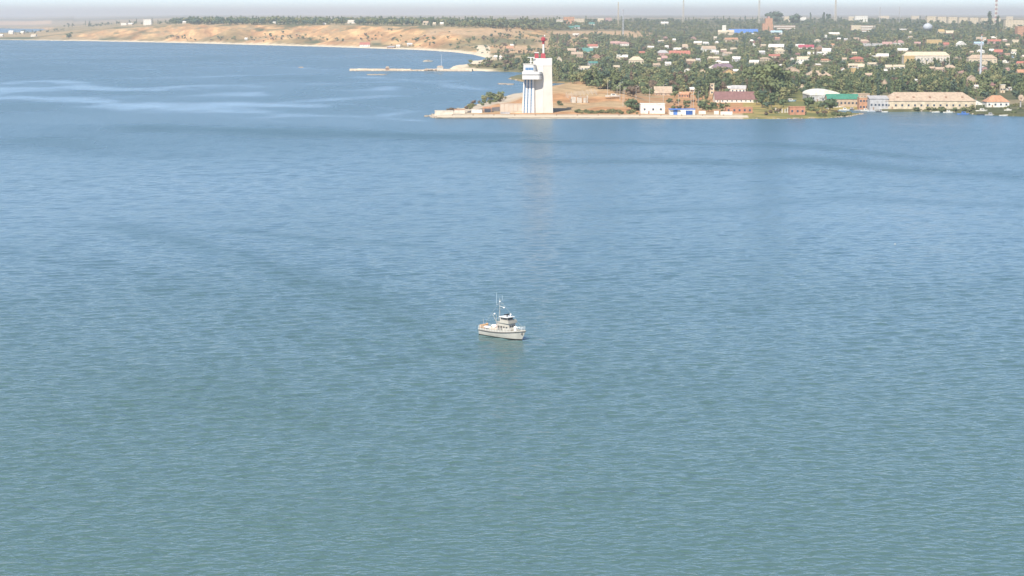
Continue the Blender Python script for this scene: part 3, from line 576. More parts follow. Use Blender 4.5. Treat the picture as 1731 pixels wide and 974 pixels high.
for a0, a1, c0, c1 in [(887.0,889.8,885.2,887.2),(892.4,894.8,890.6,892.6),(897.6,900.2,896.6,898.6)]:
    for k in range(12):
        t0, t1 = k/12+.004, (k+1)/12-.006
        f = lambda a, c, t: tx(lerp(c, a, t))
        yy = lambda t: lerp(-.52, .08, t)
        MB().hexa([(f(a0,c0,t0),yy(t0),z1*t0),(f(a0,c0,t0)+ (f(a1,c1,t0)-f(a0,c0,t0))*.8,yy(t0),z1*t0),(f(a0,c0,t0)+(f(a1,c1,t0)-f(a0,c0,t0))*.8,yy(t0)+.3,z1*t0),(f(a0,c0,t0),yy(t0)+.3,z1*t0),
            (f(a0,c0,t1),yy(t1),z1*t1),(f(a0,c0,t1)+(f(a1,c1,t1)-f(a0,c0,t1))*.8,yy(t1),z1*t1),(f(a0,c0,t1)+(f(a1,c1,t1)-f(a0,c0,t1))*.8,yy(t1)+.3,z1*t1),(f(a0,c0,t1),yy(t1)+.3,z1*t1)]).obj('glass_panel', blu, TW)
# round-nosed balcony under the cab
def lobe(x0, x1, y0, y1, z0, z1, name, m, n=14):
    r = (y1-y0)/2; cx = x1-r*.5; cy = (y0+y1)/2
    pts = [(x0, y1), (x0, y0)]+[(cx+r*.5*math.cos(-math.pi/2+math.pi*i/n), cy+r*math.sin(-math.pi/2+math.pi*i/n)) for i in range(n+1)]
    return MB().prism(pts, z0, z1).obj(name, m, TW)
lobe(tx(883), tx(916), -8.0, 6, tz(135.2), tz(128.3), 'balcony_parapet', bw)
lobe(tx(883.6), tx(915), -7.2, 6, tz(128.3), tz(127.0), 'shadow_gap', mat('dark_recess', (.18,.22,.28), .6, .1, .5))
lobe(tx(882.8), tx(916.4), -8.2, 6, tz(127.0), tz(122.4), 'upper_ledge', bw)
lobe(tx(884.9), tx(906), -6.4, 5.5, tz(122.4), tz(110.5), 'control_cab', bw)
MB().box(tx(884.3), tx(904.5), -6.8, 5.8, tz(110.5), tz(109.3)).obj('cab_roof', wt, TW)
for k in range(5):
    x0 = 888.2+k*2.7; MB().box(tx(x0), tx(x0+2.35), -6.58, -6.3, tz(119.8), tz(115.4)).obj('cab_window', blu, TW)
# roof gear
MB().bar((tx(897.5),-1,tz(110)), (tx(897.5),-1,tz(99)), .55, n=8).obj('radar_post', bw, TW)
MB().box(tx(891.8), tx(904), -1.4, -.6, tz(99.2), tz(98.0)).obj('radar_bar', bw, TW)
MB().box(tx(895), tx(900.4), -1.8, 0, tz(106), tz(105)).obj('radar_platform', bw, TW)
MB().box(tx(904), tx(910.5), 2, 6, zt, tz(92)).obj('red_cabin', redp, TW)
MB().box(tx(903.5), tx(911), 1.5, 6.5, tz(91.4), tz(90)).obj('cabin_canopy', bw, TW)
for xx in (904.3, 910): MB().box(tx(xx)-.15, tx(xx)+.15, 2.2, 2.5, tz(92), tz(91.4)).obj('canopy_post', bw, TW)
MB().prism([(tx(914),1.5),(tx(922.5),1.5),(tx(922.5),6),(tx(914),6)], zt, tz(92), 0, [(tx(914.8),2),(tx(921.6),2),(tx(921.6),5.5),(tx(914.8),5.5)]).obj('mast_foot', redp, TW)
MB().cyl(tx(918.8), 3.6, tz(92), tz(76.5), .95, .85, 10).obj('mast', bw, TW)
MB().cyl(tx(918.6), 3.6, tz(76.5), tz(71.5), .9, 1.2, 10).cyl(tx(918.6), 3.6, tz(71.5), tz(66.5), 1.9, 1.9, 8).cyl(tx(918.6), 3.6, tz(66.5), tz(64.5), 1.7, .9, 10).obj('lantern', redp, TW)
MB().cyl(tx(918.6), 3.6, tz(70.5), tz(70), 2.7, 2.7, 12).obj('lantern_gallery', redp, TW)
MB().blob((tx(921), 3.6, tz(62.6)), (.7,.7,.7), 0, (8,6)).bar((tx(920.4),3.6,tz(65)), (tx(921),3.6,tz(62.8)), .15).obj('lamp_globe', bw, TW)
for k in range(4): MB().box(tx(907)+k*1.1, tx(907)+k*1.1+.4, .2, .5, tz(125)-.0+3.2, tz(118)).obj('vent_slot', wt2, TW)
# low things around its foot
def boxthing(name, x0, x1, y0, y1, m, label, cat, depth=4, roof=None, rh=.4):
    X, Y, Z = hit((x0+x1)/2, y1); k = Y/F; w = (x1-x0)*k; h = (y1-y0)*k
    o = empty(name, (X, Y+depth/2, Z), 0, label, cat)
    MB().box(-w/2, w/2, -depth/2, depth/2, -1.5, h).obj('wall', m, o)
    MB().box(-w/2-.2, w/2+.2, -depth/2-.2, depth/2+.2, h, h+rh).obj('roof', roof or m, o)
    return o, w, h
o, w, h = boxthing('perimeter_wall', 845, 882, 176, 191, mat('pale_wall', (.52,.44,.35), .9, .1, .2), 'high pale perimeter wall left of the control tower', 'wall', 1.0)
for k in range(5): MB().box(-w/2+w*k/5, -w/2+w*k/5+.35, -.75, -.5, -1, h).obj('wall_pier', pm('tan'), o)
o, w, h = boxthing('boat_shed', 768, 786, 186, 192, pm('pale'), 'small pale shed with an orange roof near the tip of the spit', 'shed', 6, pm('orange'))
o, w, h = boxthing('boat_shed', 816, 831, 183, 190, pm('brown'), 'dark open fronted shed with an orange roof left of the perimeter wall', 'shed', 7, pm('orange'), .9)
MB().box(-w*.3, w*.4, -3.7, -3.4, 0, h*.8).obj('opening', pm('dark'), o)
boxthing('store_hut', 797, 815, 186.5, 191, pm('white'), 'low white hut between the two orange roofed sheds on the spit', 'hut', 5)
boxthing('sea_wall', 735, 766, 187.5, 194, pm('pale'), 'low pale sea wall at the very tip of the spit', 'wall', 2)
boxthing('sea_wall', 864, 882, 188.8, 191.5, pm('cream'), 'low cream wall at the left foot of the control tower', 'wall', 2)
boxthing('culvert_block', 846, 862, 190.3, 192.6, pm('grey'), 'grey concrete block on the quay below the perimeter wall', 'block', 3)
# sloping dark causeway behind the sheds
ca = [on_plane(790,189.5,2.5), on_plane(800,185.5,4.5), on_plane(822,181,6), on_plane(845,177.5,8), on_plane(868,173.5,9)]
b = MB(); zs = [1.5, 2.6, 3.6, 4.6, 5.6]
for i in range(4):
    (x0,y0),(x1,y1) = ca[i], ca[i+1]
    b.hexa([(x0,y0,-1),(x1,y1,-1),(x1,y1+9,-1),(x0,y0+9,-1),(x0,y0,zs[i]+1.2),(x1,y1,zs[i+1]+1.2),(x1,y1+9,zs[i+1]+1.2),(x0,y0+9,zs[i]+1.2)])
tag(b.obj('ramp', mat('ramp_asphalt', (.13,.12,.12), .9, .2, .1)), 'dark sloping ramp rising behind the sheds on the spit', 'ramp')
# ruin and posts on the earth mound
X, Y, Z = hit(979, 174); k = Y/F; ru = empty('ruined_building', (X, Y, Z), .15, 'roofless concrete ruin standing on the bare earth slope right of the tower', 'ruin')
for x0, x1, h in [(-7.5,-3,5.5),(-2,2.5,5),(4,6.2,4.5),(7,8.2,6.5)]: MB().box(x0,x1,0,.6,-1,h).obj('wall_fragment', pm('concrete'), ru)
MB().box(-1,7.5,-.4,.8,5.1,5.7).obj('lintel', pm('tan'), ru); MB().box(-7.5,-7,0,6,-1,3.5).box(7.6,8.2,0,6,-1,4).obj('side_wall', pm('tan'), ru)
postm = mat('post_concrete', (.50,.45,.38), .9, .1, .5)
PM = MB().box(-.14,.14,-.14,.14,-1,3.6).mesh('mound_post', postm)
for k in range(24):
    x = 957+k*2.25; y = 162-7.5*math.sin(min(1,k/18)*1.4)+ (k%3)*1.3
    X, Y, Z = hit(x, y+3); o = link('mound_post', PM, None, (X, Y, Z), scale=(1.3,1.3,random.uniform(.9,1.4)))
    tag(o, 'thin upright concrete post in the row across the bare earth mound', 'post', 'posts on the earth mound')
# light poles near the quay
arm = None
def pole(x, ytop, yb, label, arms=True, r=.16, m='concrete', group='slender light poles behind the quay', name='light_pole'):
    X, Y, Z = hit(x, yb); h = (yb-ytop)*Y/F
    o = empty(name, (X, Y, Z), 0, label, 'light pole', group)
    MB().cyl(0,0,-1,h,r*1.5,r*.8,7).obj('shaft', pm(m), o)
    if arms:
        MB().bar((0,0,h-.2),(1.6,-.6,h+.5),.1).obj('bracket', pm('grey'), o); MB().blob((1.9,-.7,h+.45),(.7,.3,.2),0,(6,4)).obj('lamp_head', pm('white'), o)
PL = [(1027,137,164,'just right of the earth mound'),(1043,146,166,'beside the small white boat on land'),(1048,140,170,'between the white boat and the round bare bush'),(1055,150,172,'left of the round bare bush'),(1075,148,172,'behind the dark conifer bush'),(1098,150,174,'behind the white quay building'),
 (1121,144,178,'behind the right end of the white quay building'),(1147,158,182,'behind the blue and white quay building'),(1168,160,183,'right of the small orange house'),(1172,152,184,'second of the close pair right of the small orange house'),(1180,155,186,'farthest right above the blue quay building'),(1053,152,180,'on the orange slope above the green strip')]
for x, a, c, t in PL: pole(x, a, c, 'slender pale light pole '+t)
# tall grey pylon on the hillside
X, Y, Z = hit(1657, 135); h = 76*Y/F
o = empty('pylon', (X, Y, Z), 0, 'tall grey pylon pole with a square head standing in the trees before the corner block', 'pylon')
MB().cyl(0,0,-1,h,1.5,.8,8).obj('shaft', pm('steel'), o); MB().box(-2.2,2.2,-1,1,h-8,h-6.5).obj('crossarm', pm('brown'), o); MB().box(-1.2,1.2,-.8,.8,h-2,h).obj('pole_head', pm('brown'), o)
# lattice mast and the skyline masts
def lattice(x, yt, yb, w0, w1, label, mats, nseg=9, r=.25, name='lattice_mast'):
    X, Y, Z = hit(x, yb); h = (yb-yt)*Y/F
    o = empty(name, (X, Y, Z-1), .3, label, 'mast')
    for k in range(nseg):
        b = MB(); za, zb = h*k/nseg, h*(k+1)/nseg; wa, wb = lerp(w0,w1,k/nseg), lerp(w0,w1,(k+1)/nseg); c = [(-1,-1),(1,-1),(1,1),(-1,1)]
        for i in range(4):
            a, d = c[i], c[(i+1) % 4]
            b.bar((a[0]*wa,a[1]*wa,za),(a[0]*wb,a[1]*wb,zb),r); b.bar((a[0]*wa,a[1]*wa,za),(d[0]*wb,d[1]*wb,zb),r*.6); b.bar((d[0]*wa,d[1]*wa,za),(a[0]*wb,a[1]*wb,zb),r*.6); b.bar((a[0]*wb,a[1]*wb,zb),(d[0]*wb,d[1]*wb,zb),r*.6)
        b.obj('mast_section', mats[k % len(mats)], o)
    return o, h
o, h = lattice(1053, 17, 66, 2.2, 1.0, 'grey lattice mast with antennas near the top, standing by the dry field', [pm('steel')])
MB().cyl(0,0,h-3,h+1,1.6,1.6,8).obj('antenna_ring', pm('grey'), o)
lattice(1155, -6, 40, 3.0, 1.6, 'pale tall lattice mast on the skyline right of the grey lattice mast', [pm('pale')], 14, .4)
lattice(1283, -8, 40, 3.4, 2.0, 'tall pale mast on the skyline beside the orange stepped block', [pm('pale')], 14, .42)
lattice(1412, -6, 40, 3.2, 1.8, 'tall pale mast on the skyline left of the striped block', [pm('pale')], 14, .55)
lattice(1683, -10, 45, 3.4, 2.2, 'tall red and white banded mast at the right of the skyline', [pm('pink'), pm('white')], 16, .65)
lattice(1045, 4, 45, 2.0, 1.0, 'faint yellowish mast just left of the grey lattice mast', [pm('cream')], 12, .35)
lattice(1487, 12, 40, 1.6, .7, 'small dark grey mast on the skyline right of the striped block', [pm('grey')], 8, .5)
lattice(1520, 12, 42, 1.2, .5, 'thinnest grey mast on the skyline, second right of the striped block', [pm('grey')], 8, .35)
# white chimney with a red top
X, Y, Z = hit(1275, 83); k = Y/F; o = empty('chimney_tower', (X, Y, Z), 0, 'short white round tower with a red top among hillside trees', 'tower')
MB().cyl(0,0,-2,9.5*k,3.1*k,3.0*k,12).obj('shaft', bw, o); MB().cyl(0,0,9.5*k,14*k,2.4*k,1.8*k,12).obj('red_top', pm('maroon'), o)
# silver water tower
X, Y, Z = hit(1568, 58); k = Y/F; o = empty('water_tower', (X, Y, Z), 0, 'silvery round water tower with a narrow stem above the right hillside', 'water tower')
MB().cyl(0,0,-2,7*k,2.4*k,2.2*k,12).obj('stem', pm('steel'), o); MB().blob((0,0,12*k),(8*k,8*k,6.2*k),0,(16,8)).obj('tank', pm('steel'), o); MB().cyl(0,0,17.6*k,19*k,1.5*k,.5*k,8).obj('cap', pm('steel'), o)
# round dish on a post at the right edge
X, Y, Z = hit(1725, 181); k = Y/F; o = empty('round_tank', (X, Y, Z), 0, 'round tan dish on a stout post at the right edge of the shore', 'dish')
MB().cyl(0,0,-1,10*k,.7,.6,8).obj('post', pm('grey'), o)
b = MB(); b.cyl(0,0,-.8,.8,5.6*k*.6,5.6*k,16); me = b.mesh('dish', pm('tan')); dd = link('dish', me, o, (0,0,15*k)); dd.rotation_euler = (R(78), 0, R(15))
MB().blob((0,-1.2,15*k),(.7,.7,.7),0,(6,4)).obj('hub', pm('brown'), o)
# shattered walls and pillars beside the hut
for i, x in enumerate([1311,1316,1322,1327,1331]):
    X, Y, Z = hit(x, 190.5); o = MB().box(-.5,.5,-.4,.4,-1,random.uniform(2.6,4.2)).box(-.65,.65,-.5,.5,-1,.6).obj('gate_pillar', pm('concrete'), None, (X, Y, Z))
    tag(o, f'weathered grey pillar left of the square brick hut, {["first","second","third","fourth","fifth"][i]} from the left', 'pillar', 'pillars by the brick hut')
# small street figures on the quay: bollards
BO = MB().cyl(0,0,0,.55,.28,.2,8).cyl(0,0,.55,.8,.38,.34,8).mesh('bollard', pm('brown'))
for k in range(14):
    p = qpt(.05+k*.067, 5.2, 2.12); o = link('bollard', BO, None, p, scale=(1.4,1.4,1.4)); tag(o, 'rusty mooring bollard along the front edge of the concrete quay', 'bollard', 'bollards along the quay edge')
# ------------------------------------------------------------------ far pier
pa, pb = on_plane(591, 119.8), on_plane(798, 120.6)
pr = empty('stone_pier', (pa[0], pa[1], 0), math.atan2(pb[1]-pa[1], pb[0]-pa[0]), 'long low stone pier reaching left into the water from the far green shore', 'pier')
L = math.hypot(pb[0]-pa[0], pb[1]-pa[1]); n = 34
for i in range(n):
    x0, x1 = L*i/n, L*(i+1)/n-.3; hh = 3.1+random.uniform(-.25,.25)-(1.2 if 17 <= i <= 20 else 0)
    MB().box(x0,x1,random.uniform(-.6,.3),13,-1,hh).obj('pier_block', mat('pier_stone', (.64,.52,.38), .9, .2, .1), pr)
b = MB()
for i in range(150):
    x = rs.uniform(0, L); r = rs.uniform(.8, 1.9); b.blob((x, rs.uniform(-2.5,-.5), .1), (r, r, r*.6), 0, (6,4), .25, rs)
tag(b.obj('rubble_footing', stone, pr), kind='stuff')
for x, w, h, m, nm in [(655,4,4,'brown','small brown hut halfway along the far stone pier'),(744,7,5,'pale','pale hut with a thin mast near the root of the far stone pier'),(728,8,3,'tan','heap of tan rubble on the far stone pier')]:
    X, Y = on_plane(x, 119.0, 3); o = empty('pier_hut' if m != 'tan' else 'rubble_heap', (X, Y, 3.0), 0, nm, 'hut' if m != 'tan' else 'rubble')
    if m != 'tan':
        MB().box(-w/2*1.3,w/2*1.3,-2,2,0,h).obj('wall', pm(m), o); MB().prism([(-w*.75,-2.5),(w*.75,-2.5),(w*.75,2.5),(-w*.75,2.5)], h, h+1.8, 0, [(-w*.4,-.2),(w*.4,-.2),(w*.4,.2),(-w*.4,.2)]).obj('roof', pm('tan'), o)
        if m == 'pale': MB().bar((2,0,h),(2,0,h+19),.3).obj('mast', pm('steel'), o)
    else: b = MB(); [b.blob((rs.uniform(-9,9), rs.uniform(-2,2), rs.uniform(0,1.4)), (2.2,1.6,1.3), 0, (6,4), .3, rs) for _ in range(22)]; b.obj('stone_pile', pm('tan'), o)
rk2 = MB()
for cx, cy, wd in [(637,126.5,34),(850,142.3,12),(862,142.8,6)]:
    for _ in range(60):
        X, Y = on_plane(cx+rs.uniform(-wd/2,wd/2), cy+rs.uniform(-.7,.7)); r = rs.uniform(.8, 2.2); rk2.blob((X, Y, .1), (r*1.6, r, r*.35), 0, (6,4), .3, rs)
tag(rk2.obj('reef_rocks', stone), 'dark low rocks just breaking the surface near the pier and the cape', 'rocks', kind='stuff')
# ------------------------------------------------------------------ boats
def hull_mesh(L, beam, fb_stern, fb_bow, z0=-.6, nst=16, transom=.78, flare=.25):
    """sections from stern (x=-L/2) to bow; returns dict of station rings"""
    st = []
    for i in range(nst+1):
        t = i/nst; hb = beam/2*(transom+(1-transom)*math.sin(min(1, t/.45)*math.pi/2))*(1-max(0, (t-.52)/.48)**2.1)
        hb = max(hb, .03); zd = fb_stern+(fb_bow-fb_stern)*max(0, (t-.15)/.85)**2.0
        rake = 1.35*L/16*max(0, (t-.8)/.2); hw = hb*(1-flare*(.25+.75*t)) if t < 1 else .02
        st.append((-L/2+L*t, hb, zd, hw, rake))
    return st
def boat_hull(L, beam, fs, fb, mh, name, parent, boot=None, z0=-.6):
    st = hull_mesh(L, beam, fs, fb); b = MB(); n = len(st)
    def ring(s): x, hb, zd, hw, rk_ = s; return [(x, -hb, zd), (x-rk_*.55, -lerp(hw,hb,.5), zd*.5), (x-rk_*.9, -hw, .26), (x-rk_, -hw*.9, z0), (x-rk_, hw*.9, z0), (x-rk_*.9, hw, .26), (x-rk_*.55, lerp(hw,hb,.5), zd*.5), (x, hb, zd)]
    v = [p for s in st for p in ring(s)]; f = []; ms = []
    for i in range(n-1):
        for k in range(7):
            if k == 3: continue
            f.append((i*8+k, i*8+k+1, (i+1)*8+k+1, (i+1)*8+k)); ms.append(1 if k in (2, 4) and boot else 0)
    f.append(tuple(range(7, -1, -1))); ms.append(0); f.append(tuple((n-1)*8+k for k in range(8))); ms.append(0)
    for q, m_ in zip(f, ms): pass
    k0 = len(b.v); b.v += v
    for q, m_ in zip(f, ms): b.f.append(list(q)); b.m.append(m_); b.sm.append(False)
    o = b.obj(name, [mh, boot or mh], parent); return o, st
def deck_obj(st, drop, m, parent, name='deck'):
    b = MB(); v = []; n = len(st)
    for x, hb, zd, hw, rk_ in st: v += [(x, -hb*.94, zd-drop), (x, hb*.94, zd-drop)]
    b.add(v, [(2*i+1, 2*i, 2*i+2, 2*i+3) for i in range(n-1)]); return b.obj(name, m, parent)
hullp = mat('hull_grey_paint', (.43,.415,.37), .5, .08, .9); deckp = mat('deck_grey', (.50,.43,.33), .8, .12, 1.0); boot = mat('boot_black', (.015,.015,.015), .5, .1, 1); rail = mat('rub_rail_dark', (.12,.11,.10), .6, .2, 1)
supp = mat('superstructure_paint', (.46,.43,.37), .55, .07, .8); rust = mat('tan_canvas', (.60,.38,.20), .9, .15, 1.2); wbr = mat('boat_white', (.80,.80,.77), .45, .04, 1)
L = 15.7; th = -R(43)
bx0, by0 = on_plane(852, 570.2)
BT = empty('patrol_boat', (bx0, by0, 0), th, 'small grey white patrol boat alone on the open water, bow to the right', 'boat')
_, st = boat_hull(L, 4.5, 1.45, 2.55, hullp, 'hull', BT, boot)
deck_obj(st, .02, deckp, BT)
def interp_st(x):
    for a, b in zip(st[:-1], st[1:]):
        if a[0] <= x <= b[0]:
            t = (x-a[0])/(b[0]-a[0]); return lerp(a[1], b[1], t), lerp(a[2], b[2], t)
    return st[-1][1], st[-1][2]
for sgn in (-1, 1):
    b = MB(); n = len(st)
    for i in range(n-1):
        a, c = st[i], st[i+1]
        b.bar((a[0], sgn*(a[1]+.05), a[2]-.05), (c[0], sgn*(c[1]+.05), c[2]-.05), .13)
    b.obj('rub_rail', rail, BT)
    # bulwark plates above the rail, amidships to bow low, aft taller
    b = MB()
    for i in range(n-1):
        a, c = st[i], st[i+1]; h0 = .55 if i < 12 else .35; h1 = .55 if i+1 < 12 else .35
        b.hexa([(a[0],sgn*(a[1]-.02),a[2]-.1),(c[0],sgn*(c[1]-.02),c[2]-.1),(c[0],sgn*max(.02,c[1]-.1),c[2]-.1),(a[0],sgn*(a[1]-.1),a[2]-.1),(a[0],sgn*(a[1]-.02),a[2]+h0),(c[0],sgn*(c[1]-.02),c[2]+h1),(c[0],sgn*max(.02,c[1]-.1),c[2]+h1),(a[0],sgn*(a[1]-.1),a[2]+h0)])
    b.obj('bulwark', hullp, BT)
    b = MB()
    for i in range(n-1):
        a, c = st[i], st[i+1]
        for hh in (.95, 1.25): b.bar((a[0],sgn*a[1],a[2]+hh-.1),(c[0],sgn*c[1],c[2]+hh-.1), .025, 0, 4)
        b.bar((a[0],sgn*a[1],a[2]),(a[0],sgn*a[1],a[2]+1.15), .03)
    b.obj('guard_rail', wbr, BT)
MB().box(-L/2-.06,-L/2+.06,-1.7,1.7,1.4,1.95).obj('transom_bulwark', hullp, BT)
def sx(s): return (s-8.15)*L/16.3
# deckhouse (main), wheelhouse, upper bridge
dk_z = 1.5
MB().hexa([(sx(6.9),-1.55,dk_z),(sx(11.4),-1.35,dk_z),(sx(11.4),1.35,dk_z),(sx(6.9),1.55,dk_z),(sx(7.0),-1.5,4.15),(sx(11.2),-1.3,4.15),(sx(11.2),1.3,4.15),(sx(7.0),1.5,4.15)]).obj('deckhouse', supp, BT)
MB().box(sx(6.7),sx(11.45),-1.7,1.7,4.15,4.27).box(sx(8.4),sx(11.4),-1.68,-1.6,4.27,4.9).box(sx(8.4),sx(11.4),1.6,1.68,4.27,4.9).box(sx(11.35),sx(11.43),-1.6,1.6,4.27,4.9).obj('deckhouse_roof', supp, BT)
MB().box(sx(3.6),sx(6.8),-1.3,1.3,dk_z,2.35).obj('engine_casing', deckp, BT)
MB().hexa([(sx(7.8),-1.25,4.2),(sx(10.6),-1.2,4.2),(sx(10.6),1.2,4.2),(sx(7.8),1.25,4.2),(sx(7.8),-1.2,5.65),(sx(10.4),-1.1,5.65),(sx(10.4),1.1,5.65),(sx(7.8),1.2,5.65)]).obj('wheelhouse', supp, BT)
MB().box(sx(7.6),sx(10.85),-1.42,1.42,5.65,5.8).obj('wheelhouse_roof', wbr, BT)
dg = mat('boat_glass', (.03,.035,.045), .1, .1, 1, spec=.8)
for k in range(3): MB().box(sx(10.46)-.04,sx(10.46)+.08,-1.0+k*.7,-.4+k*.7,5.05,5.5).obj('bridge_window', dg, BT)
for k in range(3): MB().box(sx(8.2)+k*.75,sx(8.2)+k*.75+.6,-1.25,-1.12,5.05,5.5).obj('bridge_window', dg, BT)
for k in range(3): MB().box(sx(11.2)-.05,sx(11.2)+.12,-.9+k*.7,-.45+k*.7,3.1,3.6).obj('house_window', dg, BT)
for x_ in (9.3, 10.3): MB().box(sx(x_),sx(x_)+.42,-1.55,-1.30,2.85,3.25).obj('side_window', dg, BT)
for x_ in (7.3, 8.3): MB().box(sx(x_),sx(x_)+.55,-1.62,-1.38,1.75,3.3).obj('side_door', rail, BT)
MB().box(sx(11.3),sx(11.9),-1.3,1.3,2.0,2.7).obj('breakwater', supp, BT)
# searchlight, radar scanner, fittings on top
MB().bar((sx(9.3),0,5.75),(sx(9.3),0,6.2),.14,0,6).obj('radar_stand', supp, BT); MB().box(sx(9.3)-.14,sx(9.3)+.14,-1.0,1.0,6.2,6.45).obj('radar_scanner', boot, BT)
MB().cyl(sx(10.1),.55,5.78,6.15,.1,.1,6).blob((sx(10.15),.55,6.35),(.26,.26,.26),0,(8,6)).obj('searchlight', wbr, BT)
MB().cyl(sx(9.9),-.6,5.78,6.1,.1,.1,6).blob((sx(9.95),-.6,6.25),(.2,.2,.2),0,(8,6)).obj('signal_lamp', boot, BT)
# mast with yards, radar and whips
mx = sx(6.6)
b = MB(); b.bar((mx,0,3.8),(mx-.1,0,10.4),.05,0,6); b.bar((mx-.9,0,3.0),(mx-.05,0,7.6),.04); b.obj('mast', supp, BT)
for zz, hw_ in ((8.9, 1.5), (9.9, .9), (7.6, .8)): MB().bar((mx,-hw_,zz),(mx,hw_,zz),.035).obj('yard', supp, BT)
MB().bar((mx,0,8.3),(mx+1.2,.3,8.1),.05).blob((mx+1.2,.3,8.0),(.28,.28,.2),0,(8,5)).obj('mast_radar', wbr, BT)
MB().blob((mx,0,9.55),(.22,.22,.18),0,(8,5)).obj('masthead_lamp', wbr, BT)
for yy, z0_, z1_ in ((-1.3,8.9,12.1),(.9,9.9,11.2)): MB().bar((mx,yy,z0_),(mx,yy,z1_),.02).obj('whip_aerial', wbr, BT)
MB().bar((mx,0,9.8),(sx(15.6),0,3.1),.016).bar((mx,0,9.8),(sx(.4),0,2.4),.016).obj('stay_wire', supp, BT)
# aft gear
MB().blob((sx(4.6),-.1,2.75),(1.15,.6,.42),0,(12,6)).box(sx(4.2),sx(5.0),-.5,.3,2.2,2.5).obj('life_raft', wbr, BT)
tn = MB().blob((sx(2.0),-.2,2.15),(1.35,.62,.34),0,(12,6)).obj('dinghy', wbr, BT); MB().box(sx(1.3),sx(2.7),-.6,.2,1.5,1.9).obj('dinghy_chock', rail, BT)
MB().box(sx(.15),sx(.85),-1.5,1.0,1.5,2.75).cyl(sx(.5),1.2,1.5,2.9,.3,.3,8).obj('stern_locker', rust, BT)
MB().bar((sx(5.6),-.4,2.35),(sx(5.6),-.4,6.0),.05).bar((sx(5.6),-.4,4.0),(sx(4.2),-.4,5.9),.05).obj('boat_davit', supp, BT); MB().blob((sx(4.9),-.4,6.1),(.34,.22,.2),0,(8,5)).obj('davit_float', wbr, BT)
MB().bar((sx(.3),0,1.5),(sx(.1),0,4.2),.035).obj('ensign_staff', supp, BT)
lb = MB(); [lb.bar((sx(6.95),.9+.33*math.cos(a*math.pi/4),3.0+.33*math.sin(a*math.pi/4)),(sx(6.95),.9+.33*math.cos((a+1)*math.pi/4),3.0+.33*math.sin((a+1)*math.pi/4)),.07) for a in range(8)]; lb.obj('lifebuoy', redp, BT)
MB().box(sx(6.1),sx(6.7),-.9,-.3,2.3,3.5).obj('red_locker', pm('pink'), BT)
# foredeck gear
MB().cyl(sx(12.5),0,1.8,2.9,.42,.34,10).blob((sx(12.5),0,3.1),(.5,.45,.42),0,(10,6)).bar((sx(12.7),0,3.15),(sx(14.1),0,3.4),.07).obj('covered_gun', wbr, BT)
MB().cyl(sx(14.0),0,2.0,2.6,.25,.2,8).box(sx(13.8),sx(14.2),-.5,.5,2.3,2.5).obj('windlass', rail, BT)
MB().bar((sx(15.7),0,2.5),(sx(15.9),0,4.0),.03).obj('jack_staff', supp, BT)
MB().box(sx(15.0),sx(15.5),-.46,-.3,1.5,2.0).obj('anchor', rail, BT)
# life rings of white paint at the draught mark
# small craft of the harbour
def small_boat(x, y, Lb, rz, hullc, cabin, label, name='moored_boat', beam=None, fs=.8, fb=1.2, cat='boat', group='boats moored along the right shore', z=0, tall=1.6):
    X, Y = on_plane(x, y, z)
    o = empty(name, (X, Y, z), rz, label, cat, group)
    _, s2 = boat_hull(Lb, beam or Lb*.3, fs, fb, pm(hullc), 'hull', o, None, -.3); deck_obj(s2, .15, pm('tan'), o)
    if cabin:
        MB().hexa([(-Lb*.18,-Lb*.09,fs*.8),(Lb*.2,-Lb*.08,fs*.8),(Lb*.2,Lb*.08,fs*.8),(-Lb*.18,Lb*.09,fs*.8),(-Lb*.15,-Lb*.08,fs+tall),(Lb*.12,-Lb*.07,fs+tall),(Lb*.12,Lb*.07,fs+tall),(-Lb*.15,Lb*.08,fs+tall)]).obj('cabin', pm(cabin), o)
        MB().box(-Lb*.1,Lb*.1,-Lb*.095,-Lb*.075,fs+tall*.45,fs+tall*.8).obj('cabin_window', glass, o)
    return o
o = small_boat(1411, 184.6, 17, .1, 'white', 'white', 'white motor yacht with a stepped upper deck moored before the green roofed building', 'motor_yacht', 4.6, 2.2, 2.9, 'yacht', None, 0, 2.6)
MB().box(-4,2,-1.3,1.3,4.8,5.0).obj('flybridge_deck', pm('white'), o); MB().box(-2.8,1,-1.1,1.1,5.0,6.6).obj('flybridge', pm('white'), o); MB().box(-2.4,.6,-1.2,-1.08,5.7,6.2).obj('flybridge_window', glass, o); MB().bar((-1,0,6.6),(-1.4,0,9.5),.12).obj('mast', pm('white'), o)
SB = [(1398,187.2,8,.2,'grey','white','grey boat with a white cabin left of the motor yacht'),(1428,186.8,10,-.1,'white','white','white cabin boat right of the motor yacht'),(1440,186.0,9,.15,'dark','grey','dark hulled boat in the gap right of the yacht'),
 (1452,187.3,8,.0,'grey',None,'open grey boat in front of the orange walled building'),(1463,187.9,9,.1,'white','white','white cabin boat left of the grey sheds'),(1476,189.0,10,-.1,'steel',None,'long low steel coloured boat in front of the grey sheds'),
 (1488,189.6,8,.1,'dark','grey','dark boat with grey cabin at the left end of the warehouse'),(1496,189.9,6,.05,'white',None,'small white open boat by the warehouse corner'),(1583,190.2,8,.1,'white',None,'white open boat on the shore under the warehouse middle'),
 (1603,190.8,9,-.1,'white','white','white cabin boat left of the bright blue boat'),(1629,193.6,11,.0,'blue','blue','bright blue boat moored at the right shore'),(1660,194.5,9,.1,'dark',None,'dark open boat just right of the blue boat'),(1674,195.2,9,0,'grey','grey','grey cabin boat second right of the blue boat'),
 (1697,196.0,8,.1,'white',None,'small white open boat below the orange roofed house')]
for a in SB: small_boat(*a[:6], a[6])
